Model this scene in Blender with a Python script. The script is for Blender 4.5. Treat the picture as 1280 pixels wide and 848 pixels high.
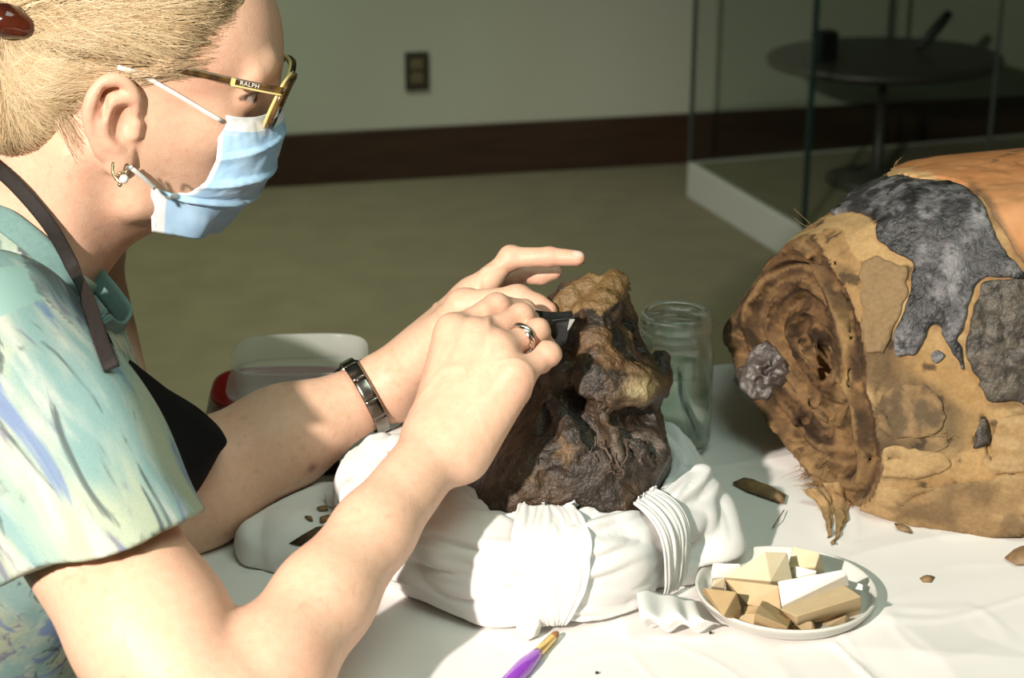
import bpy, bmesh, math, random
import numpy as np
from mathutils import Vector, Matrix
from math import radians, sin, cos, pi

# ---------------------------------------------------------------- camera, world, lights
for o in list(bpy.data.objects):
    bpy.data.objects.remove(o, do_unlink=True)
S = bpy.context.scene
COL = S.collection
CAM = np.array([0.0, 0.0, 1.37]); PITCH = radians(20); FPX = 2200.0
CF = np.array([0, cos(PITCH), -sin(PITCH)]); CU = np.array([0, sin(PITCH), cos(PITCH)]); CX = np.array([1.0, 0, 0])
cd = bpy.data.cameras.new('camera'); cam = bpy.data.objects.new('camera', cd); COL.objects.link(cam)
cam.location = CAM; cam.rotation_euler = (radians(90) - PITCH, 0, 0)
cd.sensor_width = 36; cd.lens = 36 * FPX / 1280; cd.clip_start = .05
cd.dof.use_dof = True; cd.dof.focus_distance = 1.31; cd.dof.aperture_fstop = 9.0
S.camera = cam
S.view_settings.view_transform = 'Standard'; S.view_settings.look = 'None'
S.view_settings.exposure = 0.0; S.view_settings.gamma = 1.0; S.view_settings.use_curve_mapping = False
w = bpy.data.worlds.new('world'); S.world = w; w.use_nodes = True
w.node_tree.nodes['Background'].inputs[0].default_value = (.55, .6, .5, 1)
w.node_tree.nodes['Background'].inputs[1].default_value = 0

def lamp(name, kind, loc, target, energy, color, **kw):
    d = bpy.data.lights.new(name, kind); d.energy = energy; d.color = color
    for k, v in kw.items(): setattr(d, k, v)
    o = bpy.data.objects.new(name, d); COL.objects.link(o); o.location = loc
    o.rotation_euler = (Vector(target) - Vector(loc)).to_track_quat('-Z', 'Y').to_euler()
    return o
lamp('photo_lamp_left_offscreen', 'SPOT', (-1.09, -.70, 2.02), (-.05, 1.30, .90), 440, (1.0, .895, .80), spot_size=radians(52), spot_blend=.7, shadow_soft_size=.035)
lamp('ceiling_light_back_offscreen', 'SPOT', (-1.2, 3.85, 2.72), (-1.2, 3.85, 0), 260, (.95, 1.0, .80), spot_size=radians(112), spot_blend=.8, shadow_soft_size=.3)
lamp('ceiling_light_front_offscreen', 'AREA', (.6, .3, 2.72), (.6, .3, 0), 21, (.78, 1.0, .86), size=1.2)

# ---------------------------------------------------------------- helpers
def ray(px, py): return CF + (px - 640) / FPX * CX + (424 - py) / FPX * CU
def P(px, py, t): return CAM + t * ray(px, py)
def onplane(px, py, o, n):
    r = ray(px, py); o = np.asarray(o, float); n = np.asarray(n, float)
    return CAM + ((o - CAM) @ n) / (r @ n) * r
def onz(px, py, z=.75): return onplane(px, py, (0, 0, z), (0, 0, 1))
def proj(V):
    d = np.asarray(V, float) - CAM; t = d @ CF
    return 640 + FPX * (d @ CX) / t, 424 - FPX * (d @ CU) / t, t

_rs = np.random.RandomState(7); _TAB = _rs.rand(64, 64, 64).astype(np.float32)
def vnoise(V, scale=1.0, seed=0):
    q = np.asarray(V) * scale + seed * 17.31
    i = np.floor(q).astype(np.int64); f = q - i; f = f * f * (3 - 2 * f)
    i &= 63; j = (i + 1) & 63
    x0, y0, z0 = i[..., 0], i[..., 1], i[..., 2]; x1, y1, z1 = j[..., 0], j[..., 1], j[..., 2]
    fx, fy, fz = f[..., 0], f[..., 1], f[..., 2]
    a = _TAB[x0, y0, z0] * (1 - fx) + _TAB[x1, y0, z0] * fx
    b = _TAB[x0, y1, z0] * (1 - fx) + _TAB[x1, y1, z0] * fx
    c = _TAB[x0, y0, z1] * (1 - fx) + _TAB[x1, y0, z1] * fx
    d = _TAB[x0, y1, z1] * (1 - fx) + _TAB[x1, y1, z1] * fx
    return ((a * (1 - fy) + b * fy) * (1 - fz) + (c * (1 - fy) + d * fy) * fz) * 2 - 1
def fbm(V, scale, octs=4, seed=0, gain=.5):
    r = 0; a = 1.0; n = 0
    for o in range(octs):
        r = r + a * vnoise(V, scale * 2.03 ** o, seed + o); n += a; a *= gain
    return r / n
def ridged(V, scale, octs=3, seed=0):
    r = 0; a = 1.0; n = 0
    for o in range(octs):
        r = r + a * (1 - np.abs(vnoise(V, scale * 2.1 ** o, seed + o)) * 2); n += a; a *= .5
    return r / n
def sstep(a, b, x):
    t = np.clip((x - a) / (b - a), 0, 1); return t * t * (3 - 2 * t)
def mixc(a, b, f):
    f = np.asarray(f)[..., None]; return np.asarray(a) * (1 - f) + np.asarray(b) * f
def inpoly(x, y, poly):
    c = np.zeros(np.shape(x), bool); n = len(poly)
    for i in range(n):
        x0, y0 = poly[i]; x1, y1 = poly[(i + 1) % n]
        if y0 == y1: continue
        k = ((y0 > y) != (y1 > y)) & (x < (x1 - x0) * (y - y0) / (y1 - y0) + x0); c ^= k
    return c
def polysdf(x, y, poly):
    d = np.full(np.shape(x), 1e9); n = len(poly)
    for i in range(n):
        x0, y0 = poly[i]; ex, ey = poly[(i + 1) % n][0] - x0, poly[(i + 1) % n][1] - y0
        wx, wy = x - x0, y - y0; h = np.clip((wx * ex + wy * ey) / (ex * ex + ey * ey + 1e-12), 0, 1)
        d = np.minimum(d, (wx - ex * h) ** 2 + (wy - ey * h) ** 2)
    d = np.sqrt(d); return np.where(inpoly(x, y, poly), -d, d)
def spline(pts, n):
    p = np.asarray(pts, float); m = len(p)
    q = np.vstack([2 * p[0] - p[1], p, 2 * p[-1] - p[-2]])
    u = np.linspace(0, m - 1, n); i = np.minimum(u.astype(int), m - 2); f = (u - i)[:, None]
    a, b, c, d = q[i], q[i + 1], q[i + 2], q[i + 3]
    return .5 * (2 * b + (c - a) * f + (2 * a - 5 * b + 4 * c - d) * f ** 2 + (3 * b - a - 3 * c + d) * f ** 3)
def nrm(v):
    v = np.asarray(v, float); return v / (np.linalg.norm(v, axis=-1, keepdims=True) + 1e-12)

# ---- implicit sculpting: ops combined in order, meshed with sparse surface nets
def smin(a, b, k):
    if k <= 0: return np.minimum(a, b)
    h = np.maximum(k - np.abs(a - b), 0) / k; return np.minimum(a, b) - h * h * k * .25
def smax(a, b, k): return -smin(-a, -b, k)
def capsule(a, b, ra, rb):
    a = np.asarray(a, float); b = np.asarray(b, float); ab = b - a; L = ab @ ab + 1e-12
    def f(p):
        q = p - a; h = np.clip(q @ ab / L, 0, 1)
        return np.sqrt(((q - h[:, None] * ab) ** 2).sum(1)) - (ra + (rb - ra) * h)
    return f
def ellip(c, r, R=None):
    c = np.asarray(c, float); r = np.asarray(r, float)
    def f(p):
        q = p - c
        if R is not None: q = q @ R.T
        k0 = np.sqrt(((q / r) ** 2).sum(1)) + 1e-9; k1 = np.sqrt(((q / (r * r)) ** 2).sum(1)) + 1e-9
        return np.where(k0 < .05, -r.min(), k0 * (k0 - 1) / k1)
    return f
def halfspace(o, n):
    o = np.asarray(o, float); n = nrm(n)
    return lambda p: (p - o) @ n
class Field:
    def __init__(s): s.ops = []
    def add(s, f, k=.01): s.ops.append(('u', f, k)); return s
    def sub(s, f, k=.005): s.ops.append(('s', f, k)); return s
    def cut(s, f, k=.005): s.ops.append(('i', f, k)); return s
    def disp(s, f): s.ops.append(('d', f, 0)); return s
    def chain(s, pts, rad, k=.01):
        for i in range(len(pts) - 1): s.add(capsule(pts[i], pts[i + 1], rad[i], rad[i + 1]), k)
        return s
    def ev(s, p, ops=None):
        d = np.full(len(p), 9.0)
        for op, f, k in (s.ops if ops is None else ops):
            if op == 'd': d = d + f(p); continue
            e = f(p)
            d = smin(d, e, k) if op == 'u' else smax(d, -e, k) if op == 's' else smax(d, e, k)
        return d
    def grad(s, p, h=.0008):
        g = np.stack([s.ev(p + e) - s.ev(p - e) for e in np.eye(3) * h], 1); return nrm(g)
    def project(s, p, off=0., it=4):
        for _ in range(it): p = p - (s.ev(p) - off)[:, None] * s.grad(p)
        return p
    def mesh(s, lo, hi, vox, B=24):
        lo = np.asarray(lo, float); hi = np.asarray(hi, float)
        nb = np.ceil((hi - lo) / (vox * B)).astype(int)
        g = np.stack(np.meshgrid(*[np.arange(n) for n in nb], indexing='ij'), -1).reshape(-1, 3)
        cen = lo + (g + .5) * B * vox; diag = B * vox * .87
        per = []; d = np.full(len(g), 9.0)
        for op, f, k in s.ops:
            e = f(cen); per.append(e)
            d = d + e if op == 'd' else smin(d, e, k) if op == 'u' else smax(d, -e, k) if op == 's' else smax(d, e, k)
        act = np.where(np.abs(d) < diag * 1.35 + .004)[0]
        N = nb * B + 2; st = np.array([N[1] * N[2], N[2], 1], np.int64)
        ax = np.arange(B + 1); L = np.stack(np.meshgrid(ax, ax, ax, indexing='ij'), -1).reshape(-1, 3)
        ids, pos, quads = [], [], []
        for bi in act:
            base = g[bi] * B; p = lo + (L + base) * vox
            ops = []
            for (op, f, k), e in zip(s.ops, per):
                if op == 'u' and e[bi] > 1.9 * diag + k + .006: continue
                if op == 's' and e[bi] > 1.9 * diag + k + .006: continue
                ops.append((op, f, k))
            D = s.ev(p, ops).reshape(B + 1, B + 1, B + 1)
            if D.min() > 0 or D.max() < 0: continue
            I = D < 0
            cs = np.zeros((B, B, B), int); acc = np.zeros((B, B, B, 3)); cnt = np.zeros((B, B, B))
            for a in (0, 1):
                for b in (0, 1):
                    for c in (0, 1): cs += I[a:a + B, b:b + B, c:c + B]
            for axis in range(3):
                o1, o2 = [x for x in range(3) if x != axis]
                for a in (0, 1):
                    for b in (0, 1):
                        s0 = [slice(0, B)] * 3; s0[o1] = slice(a, a + B); s0[o2] = slice(b, b + B)
                        s1 = list(s0); s1[axis] = slice(1, B + 1)
                        d0 = D[tuple(s0)]; d1 = D[tuple(s1)]; x = (d0 < 0) != (d1 < 0)
                        t = np.where(x, d0 / np.where(x, d0 - d1, 1), 0)
                        acc[..., axis] += np.where(x, t, 0); acc[..., o1] += x * a; acc[..., o2] += x * b; cnt += x
            m = (cs > 0) & (cs < 8); c = np.argwhere(m)
            ids.append((c + base) @ st)
            pos.append(lo + (c + base + acc[m] / cnt[m][:, None]) * vox)
            for axis in range(3):
                o1, o2 = (axis + 1) % 3, (axis + 2) % 3
                s0 = [slice(0, B)] * 3; s1 = list(s0); s1[axis] = slice(1, B + 1)
                a = I[tuple(s0)]; b = I[tuple(s1)]; e = np.argwhere(a != b)
                if not len(e): continue
                fl = a[tuple(e.T)]; gid = (e + base) @ st
                q = np.stack([gid - st[o1] - st[o2], gid - st[o2], gid, gid - st[o1]], 1)
                q[~fl] = q[~fl][:, ::-1]; quads.append(q)
        ids = np.concatenate(ids); pos = np.concatenate(pos); q = np.concatenate(quads)
        o = np.argsort(ids); ids = ids[o]; pos = pos[o]
        k = np.searchsorted(ids, q); k = np.minimum(k, len(ids) - 1)
        ok = (ids[k] == q).all(1)
        q = k[ok]
        # close pinholes left where neighbouring blocks disagree by a hair
        ed = np.concatenate([q[:, [i, (i + 1) % 4]] for i in range(4)]); key = ed[:, 0] * len(pos) + ed[:, 1]; rev = ed[:, 1] * len(pos) + ed[:, 0]
        op_ = ed[~np.isin(key, rev)]; inner = ((pos[op_] > lo + 2.5 * vox) & (pos[op_] < lo + nb * B * vox - 2.5 * vox)).all((1, 2)); nxt = {}
        for b_, a_ in op_[inner]: nxt.setdefault(int(a_), []).append(int(b_))
        add = []
        while nxt:
            st_ = next(iter(nxt)); loop = [st_]; cur = st_
            while cur in nxt:
                n_ = nxt[cur].pop()
                if not nxt[cur]: del nxt[cur]
                if n_ == st_: break
                loop.append(n_); cur = n_
                if len(loop) > 40: break
            if 3 <= len(loop) <= 40: add += [(loop[0], loop[i], loop[i + 1], loop[i + 1]) for i in range(1, len(loop) - 1)]
        s.holes = len(add)
        s.caps = np.array(add, int).reshape(-1, 4)[:, :3]
        if len(add): q = np.vstack([q, np.array([(a_, b_, c_, d_) for a_, b_, c_, d_ in add])])
        return pos, q
def vnormals(V, F):
    n = np.cross(V[F[:, 2]] - V[F[:, 0]], V[F[:, -1]] - V[F[:, 1]]); r = np.zeros_like(V)
    for i in range(F.shape[1]):
        for a in range(3): r[:, a] += np.bincount(F[:, i], n[:, a], len(V))
    return nrm(r)
def biggest(V, F):
    """keep the largest connected piece; returns verts, faces and the kept vertex indices"""
    lab = np.arange(len(V))
    while True:
        m = lab[F].min(1); new = lab.copy()
        for i in range(F.shape[1]): np.minimum.at(new, F[:, i], m)
        new = new[new]
        if (new == lab).all(): break
        lab = new
    u, c = np.unique(lab[F[:, 0]], return_counts=True); k = lab == u[np.argmax(c)]
    idx = np.cumsum(k) - 1; return V[k], idx[F[k[F[:, 0]]]], np.where(k)[0]
def relax(V, F, it=1, w=.5):
    for _ in range(it):
        s = np.zeros_like(V); c = np.zeros(len(V))
        for i in range(4):
            j = F[:, (i + 1) % 4]
            for a in range(3): s[:, a] += np.bincount(F[:, i], V[j, a], len(V))
            c += np.bincount(F[:, i], minlength=len(V))
        V = V * (1 - w) + w * s / np.maximum(c, 1)[:, None]
    return V

# ---- objects
def mk(name, V, F, m, parent=None, col=None, smooth=True, loc=None, solid=None, bevel=None):
    V = np.asarray(V, float)
    if parent is not None: off = np.array(parent.get('_w', (0, 0, 0)))
    else: off = np.zeros(3) if loc is None else np.asarray(loc, float)
    me = bpy.data.meshes.new(name)
    if isinstance(F, np.ndarray) and len(F):
        n, k = F.shape; me.vertices.add(len(V)); me.vertices.foreach_set('co', (V - off).ravel())
        me.loops.add(n * k); me.loops.foreach_set('vertex_index', F.ravel().astype(np.int32))
        me.polygons.add(n); me.polygons.foreach_set('loop_start', np.arange(n, dtype=np.int32) * k)
        me.polygons.foreach_set('loop_total', np.full(n, k, np.int32)); me.update(calc_edges=True)
    else:
        me.from_pydata((V - off).tolist(), [], [list(f) for f in F])
    me.validate()
    if smooth: me.polygons.foreach_set('use_smooth', np.ones(len(me.polygons), bool))
    if col is not None:
        a = me.color_attributes.new('col', 'FLOAT_COLOR', 'POINT')
        c = np.ones((len(V), 4), np.float32); c[:, :3] = np.clip(col, 0, 1); a.data.foreach_set('color', c.ravel())
    me.materials.append(m)
    o = bpy.data.objects.new(name, me); COL.objects.link(o)
    if parent is not None: o.parent = parent; o['_w'] = list(off)
    else: o.location = off; o['_w'] = list(off)
    if bevel:
        b = o.modifiers.new('bevel', 'BEVEL'); b.width = bevel; b.segments = 2; b.limit_method = 'ANGLE'
    if solid:
        s = o.modifiers.new('solidify', 'SOLIDIFY'); s.thickness = solid; s.offset = 0
    return o
def empty(name, loc):
    o = bpy.data.objects.new(name, None); COL.objects.link(o); o.location = loc; o['_w'] = list(map(float, loc)); o.empty_display_size = .02
    return o
def tag(o, label, cat, group=None):
    o['label'] = label; o['category'] = cat
    if group: o['group'] = group
    return o
def struct(o): o['kind'] = 'structure'; return o
def boxv(c, d, R=None):
    v = np.array([[x, y, z] for x in (-.5, .5) for y in (-.5, .5) for z in (-.5, .5)]) * np.asarray(d, float)
    if R is not None: v = v @ np.asarray(R).T
    return v + np.asarray(c, float)
BOXF = [(0, 1, 3, 2), (4, 6, 7, 5), (0, 4, 5, 1), (2, 3, 7, 6), (0, 2, 6, 4), (1, 5, 7, 3)]
def box(name, c, d, m, parent=None, R=None, bevel=None, loc=None):
    return mk(name, boxv(c, d, R), BOXF, m, parent, smooth=False, bevel=bevel, loc=loc)
def rotz(a): return np.array([[cos(a), -sin(a), 0], [sin(a), cos(a), 0], [0, 0, 1]])
def tube(pts, rad, n=10, closed=False, flat=None, up=None):
    """swept tube; flat=(w,h) gives a rounded strap oriented by 'up' vectors"""
    p = np.asarray(pts, float); m = len(p)
    T = nrm(np.roll(p, -1, 0) - np.roll(p, 1, 0)) if closed else nrm(np.gradient(p, axis=0))
    rad = np.broadcast_to(np.asarray(rad, float), (m,))
    if up is None:
        a = np.array([0, 0, 1.]) if abs(T[0][2]) < .9 else np.array([1., 0, 0])
        Nn = []; nprev = nrm(a - T[0] * (a @ T[0]))
        for i in range(m):
            nprev = nrm(nprev - T[i] * (nprev @ T[i])); Nn.append(nprev)
        Nn = np.array(Nn)
    else:
        Nn = np.broadcast_to(np.asarray(up, float), (m, 3)); Nn = nrm(Nn - T * (Nn * T).sum(1)[:, None])
    Bn = np.cross(T, Nn); V = []
    for k in range(n):
        a = 2 * pi * k / n
        if flat:
            ca, sa = cos(a), sin(a); e = .5
            x = np.sign(ca) * abs(ca) ** e * flat[0] / 2; y = np.sign(sa) * abs(sa) ** e * flat[1] / 2
            V.append(p + Bn * x + Nn * y)
        else: V.append(p + (Bn * cos(a) + Nn * sin(a)) * rad[:, None])
    V = np.stack(V, 1).reshape(-1, 3); F = []
    for i in range(m if closed else m - 1):
        for k in range(n):
            a, b = i * n + k, i * n + (k + 1) % n; c, d = ((i + 1) % m) * n + (k + 1) % n, ((i + 1) % m) * n + k
            F.append((a, b, c, d))
    if not closed: F += [tuple(range(n))[::-1], tuple((m - 1) * n + k for k in range(n))]
    return V, F
def lathe(prof, n=48, exps=None, sx=1., sy=1.):
    """revolve (r,z); exps = superellipse exponent per ring for rounded squares"""
    V = []; F = []
    for j, (r, z) in enumerate(prof):
        e = 2.0 if exps is None else exps
        for k in range(n):
            a = 2 * pi * k / n; c, s = cos(a), sin(a)
            q = (abs(c) ** e + abs(s) ** e) ** (-1 / e)
            V.append((r * q * c * sx, r * q * s * sy, z))
    for j in range(len(prof) - 1):
        for k in range(n): F.append((j * n + k, j * n + (k + 1) % n, (j + 1) * n + (k + 1) % n, (j + 1) * n + k))
    return np.array(V), F
def gridF(nr, nc):
    i = np.arange(nr - 1)[:, None] * nc + np.arange(nc - 1)[None]
    return np.stack([i, i + 1, i + nc + 1, i + nc], -1).reshape(-1, 4)
def surfgrid(rows, nr, nc):
    R = np.array([spline(r, nc) for r in rows]); return np.stack([spline(R[:, j], nr) for j in range(nc)], 1)
def shell(V, F, mask, offset, skirt=.002, N=None):
    """lift the masked faces of a surface into a plate of its own with a skirt down to the surface"""
    if N is None: N = vnormals(V, F)
    f = F[mask[F].all(1)]; _, _, kp = biggest(V, f); km = np.zeros(len(V), bool); km[kp] = True; f = f[km[f].all(1)]; used = np.unique(f); idx = np.full(len(V), -1); idx[used] = np.arange(len(used))
    f = idx[f]; off = np.broadcast_to(offset, (len(V),))[used]
    top = V[used] + N[used] * off[:, None]
    e = np.concatenate([f[:, [0, 1]], f[:, [1, 2]], f[:, [2, 3]], f[:, [3, 0]]])
    key = np.sort(e, 1); key = key[:, 0] * len(used) + key[:, 1]
    u, inv, c = np.unique(key, return_inverse=True, return_counts=True); be = e[c[inv] == 1]
    bv = np.unique(be); lowp = V[used].copy()
    for _ in range(4):
        for arr in (top, lowp):
            sm = np.zeros_like(arr); cn = np.zeros(len(arr))
            for a, b in ((0, 1), (1, 0)):
                for x in range(3): sm[:, x] += np.bincount(be[:, a], arr[be[:, b], x], len(arr))
                cn += np.bincount(be[:, a], minlength=len(arr))
            arr[bv] = .5 * arr[bv] + .5 * sm[bv] / cn[bv][:, None]
    j = np.full(len(used), -1); j[bv] = np.arange(len(bv)) + len(used)
    low = lowp[bv] - N[used][bv] * skirt
    sk = np.stack([be[:, 1], be[:, 0], j[be[:, 0]], j[be[:, 1]]], 1)
    return np.vstack([top, low]), np.vstack([f, sk]), used, bv

# ---- materials
def mat(name, base=(.8, .8, .8), rough=.5, attr=False, noise=None, bump=None, metal=0., spec=.5, sss=0., sssr=(1, .35, .2), ssss=.006, trans=0., ior=1.45, coat=0., alpha=1., sheen=0.):
    """noise=(scale,colour2,amount[,stretch]) bump=(scale,strength,distance[,stretch]); object coordinates"""
    m = bpy.data.materials.new(name); m.use_nodes = True; nt = m.node_tree; N = nt.nodes; L = nt.links
    b = N['Principled BSDF']
    def I(k, v): b.inputs[k].default_value = v
    I('Roughness', rough); I('Metallic', metal); I('Specular IOR Level', spec); I('IOR', ior); I('Transmission Weight', trans)
    I('Coat Weight', coat); I('Alpha', alpha); I('Sheen Weight', sheen)
    if sss:
        I('Subsurface Weight', sss); I('Subsurface Radius', sssr); I('Subsurface Scale', ssss)
    tc = N.new('ShaderNodeTexCoord')
    def tex(sc, st, detail=6):
        mp = N.new('ShaderNodeMapping'); L.new(tc.outputs['Object'], mp.inputs[0])
        if st: mp.inputs['Scale'].default_value = st
        n = N.new('ShaderNodeTexNoise'); n.inputs['Scale'].default_value = sc; n.inputs['Detail'].default_value = detail
        L.new(mp.outputs[0], n.inputs['Vector']); return n.outputs[0]
    if attr:
        a = N.new('ShaderNodeAttribute'); a.attribute_name = 'col'; src = a.outputs['Color']
    else:
        a = N.new('ShaderNodeRGB'); a.outputs[0].default_value = (*base, 1); src = a.outputs[0]
    if noise:
        t = tex(noise[0], noise[3] if len(noise) > 3 else None)
        r = N.new('ShaderNodeMapRange'); r.inputs[1].default_value = .35; r.inputs[2].default_value = .68
        r.inputs[3].default_value = 0; r.inputs[4].default_value = noise[2]; L.new(t, r.inputs[0])
        mx = N.new('ShaderNodeMix'); mx.data_type = 'RGBA'; L.new(r.outputs[0], mx.inputs[0]); L.new(src, mx.inputs[6])
        mx.blend_type = 'MULTIPLY' if attr else 'MIX'
        mx.inputs[7].default_value = (*noise[1], 1); src = mx.outputs[2]
    L.new(src, b.inputs['Base Color'])
    if bump:
        t = tex(bump[0], bump[3] if len(bump) > 3 else None)
        bp = N.new('ShaderNodeBump'); bp.inputs['Strength'].default_value = bump[1]; bp.inputs['Distance'].default_value = bump[2]
        L.new(t, bp.inputs['Height']); L.new(bp.outputs[0], b.inputs['Normal'])
    return m
def clear_mat(name, color, mixf, rough=.1, bumpy=None):
    """thin translucent plastic: part transparent, part milky"""
    m = bpy.data.materials.new(name); m.use_nodes = True; nt = m.node_tree; N = nt.nodes; L = nt.links
    b = N['Principled BSDF']; b.inputs['Base Color'].default_value = (*color, 1); b.inputs['Roughness'].default_value = rough
    t = N.new('ShaderNodeBsdfTransparent'); t.inputs[0].default_value = (*[min(1, c * .25 + .75) for c in color], 1); x = N.new('ShaderNodeMixShader'); x.inputs[0].default_value = mixf
    L.new(t.outputs[0], x.inputs[1]); L.new(b.outputs[0], x.inputs[2]); L.new(x.outputs[0], N['Material Output'].inputs['Surface'])
    return m
# ---------------------------------------------------------------- the room
M = {}
M['wall'] = mat('wall_paint', (.40, .425, .34), .8, noise=(3, (.365, .385, .31), .5), bump=(60, .08, .002))
M['ceil'] = mat('ceiling_paint', (.7, .7, .66), .9, bump=(80, .1, .002))
M['carpet'] = mat('carpet', (.152, .136, .066), .95, noise=(9, (.118, .104, .050), .75), bump=(420, .8, .006), sheen=.1)
M['dark_wood'] = mat('dark_wood', (.040, .020, .011), .42, noise=(5, (.022, .011, .006), .9, (1, 1, 22)), bump=(30, .1, .001, (1, 1, 12)))
M['brown_plate'] = mat('brown_plastic', (.030, .026, .017), .45, bump=(200, .03, .0005))
M['brown_socket'] = mat('olive_brown_plastic', (.13, .105, .055), .45, bump=(200, .03, .0005))
M['black'] = mat('black_plastic', (.006, .006, .006), .35, bump=(300, .02, .0003))
M['plinth'] = mat('white_laminate', (.42, .43, .40), .5, bump=(150, .03, .0005))
WX = np.array([.974, .226, 0]); WX /= np.linalg.norm(WX); WY = np.array([-WX[1], WX[0], 0]); WO = np.array([-.717, 5.10, 0.])
def W(a, b, z): return WO + WX * a + WY * b + np.array([0, 0, z])
WR = np.stack([WX, WY, [0, 0, 1]], 1)
def wbox(name, a0, a1, b0, b1, z0, z1, m, parent=None, bevel=None, loc=None):
    return box(name, W((a0 + a1) / 2, (b0 + b1) / 2, (z0 + z1) / 2), (a1 - a0, b1 - b0, z1 - z0), m, parent, R=WR, bevel=bevel, loc=loc)
struct(wbox('floor', -3.2, 4.2, -7.6, .1, -.08, 0, M['carpet']))
struct(wbox('ceiling', -3.2, 4.2, -7.6, .1, 2.8, 2.9, M['ceil']))
struct(wbox('wall_back', -3.2, 4.2, 0, .12, 0, 2.8, M['wall']))
struct(wbox('wall_left', -3.3, -3.2, -7.6, .1, 0, 2.8, M['wall']))
struct(wbox('wall_right', 4.2, 4.3, -7.6, .1, 0, 2.8, M['wall']))
struct(wbox('wall_front', -3.2, 4.2, -7.7, -7.6, 0, 2.8, M['wall']))
struct(wbox('baseboard_back', -3.19, 4.19, -.018, 0, 0, .158, M['dark_wood'], bevel=.004))
# outlet on the wall
oc = onplane(521, 89, W(0, -.004, 0), WY)
ob = empty('wall_outlet', oc - np.array([0, 0, .057]))
tag(ob, 'brown duplex electrical outlet on the green-grey wall above the baseboard', 'outlet')
def obx(name, dx, dz, sx, sz, sy, dy, m, parent, bevel=None):
    return box(name, oc + WX * dx + np.array([0, 0, dz]) + WY * dy, (sx, sy, sz), m, parent, R=WR, bevel=bevel)
obx('cover_plate', 0, 0, .072, .116, .008, .0, M['brown_plate'], ob, .003)
for dz in (.021, -.021):
    r = obx('receptacle', 0, dz, .036, .030, .004, -.005, M['brown_socket'], ob, .003)
    for dx in (-.007, .007): obx('slot', dx, dz + .003, .0025, .009, .002, -.0068, M['black'], r)
    obx('ground_hole', 0, dz - .009, .005, .005, .002, -.0068, M['black'], r)
obx('screw', 0, 0, .006, .006, .002, -.005, M['brown_socket'], ob, .001)

# glass display case
def thin_glass(name, tint, f0=.04, f1=.75, rough=.02):
    """clear sheet: transparent, with a mirror reflection that grows towards grazing angles"""
    m = bpy.data.materials.new(name); m.use_nodes = True; n_ = m.node_tree.nodes; l_ = m.node_tree.links; n_.remove(n_['Principled BSDF'])
    t_ = n_.new('ShaderNodeBsdfTransparent'); t_.inputs[0].default_value = (*tint, 1); g_ = n_.new('ShaderNodeBsdfGlossy'); g_.inputs['Roughness'].default_value = rough
    x_ = n_.new('ShaderNodeMixShader'); f_ = n_.new('ShaderNodeLayerWeight'); f_.inputs[0].default_value = .5
    p_ = n_.new('ShaderNodeMath'); p_.operation = 'POWER'; p_.inputs[1].default_value = 4.0; r_ = n_.new('ShaderNodeMapRange'); r_.inputs[3].default_value = f0; r_.inputs[4].default_value = f1
    l_.new(f_.outputs['Facing'], p_.inputs[0]); l_.new(p_.outputs[0], r_.inputs[0]); l_.new(r_.outputs[0], x_.inputs[0])
    l_.new(t_.outputs[0], x_.inputs[1]); l_.new(g_.outputs[0], x_.inputs[2]); l_.new(x_.outputs[0], n_['Material Output'].inputs['Surface']); return m
mg = thin_glass('case_glass', (.91, .93, .915), .03, .5)
M['glass_edge'] = mat('glass_edge', (.012, .028, .026), .25)
M['glass_edge2'] = mat('glass_edge_pale', (.05, .062, .054), .3)
pA = onz(858, 246, 0); pB = onz(1000, 336, 0)          # far-left and near-left foot of the case
cu = nrm(pA - pB); L1 = np.linalg.norm(pA - pB); cv = np.array([cu[1], -cu[0], 0]); WID = 1.18
if cv[0] < 0: cv = -cv
CR = np.stack([cv, cu, [0, 0, 1]], 1)
gc = empty('display_case', pB)
tag(gc, 'tall glass display case with white plinth standing by the back wall', 'display case')
def cbox(name, a0, a1, b0, b1, z0, z1, m, bevel=None, parent=gc):
    return box(name, pB + cv * (a0 + a1) / 2 + cu * (b0 + b1) / 2 + np.array([0, 0, (z0 + z1) / 2]), (a1 - a0, b1 - b0, z1 - z0), m, parent, R=CR, bevel=bevel)
for a in ((0, .02, 0, L1), (.021, WID, 0, .02), (.021, WID, L1 - .02, L1)): cbox('plinth_board', *a, 0.0, .105, M['plinth'], .003)
cbox('deck', .021, WID, .021, L1 - .021, .06, .104, M['carpet'])
for nm, a in (('glass_pane', (.004, .008, .01, L1 - .01)), ('glass_pane', (.01, .52, .004, .008)), ('glass_pane', (.535, WID, .004, .008)), ('glass_pane', (.01, .62, L1 - .008, L1 - .004)), ('glass_pane', (.64, WID, L1 - .008, L1 - .004))):
    cbox(nm, *a, .106, 2.2, mg)
cbox('corner_edge', 0, .012, 0, .012, .106, 2.2, M['glass_edge'])
cbox('corner_edge', 0, .010, L1 - .010, L1, .106, 2.2, M['glass_edge2'])
cbox('joint_edge', .525, .532, .002, .012, .106, 2.2, M['glass_edge2'])
cbox('joint_edge', .625, .632, L1 - .01, L1, .106, 2.2, M['glass_edge2'])
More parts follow.
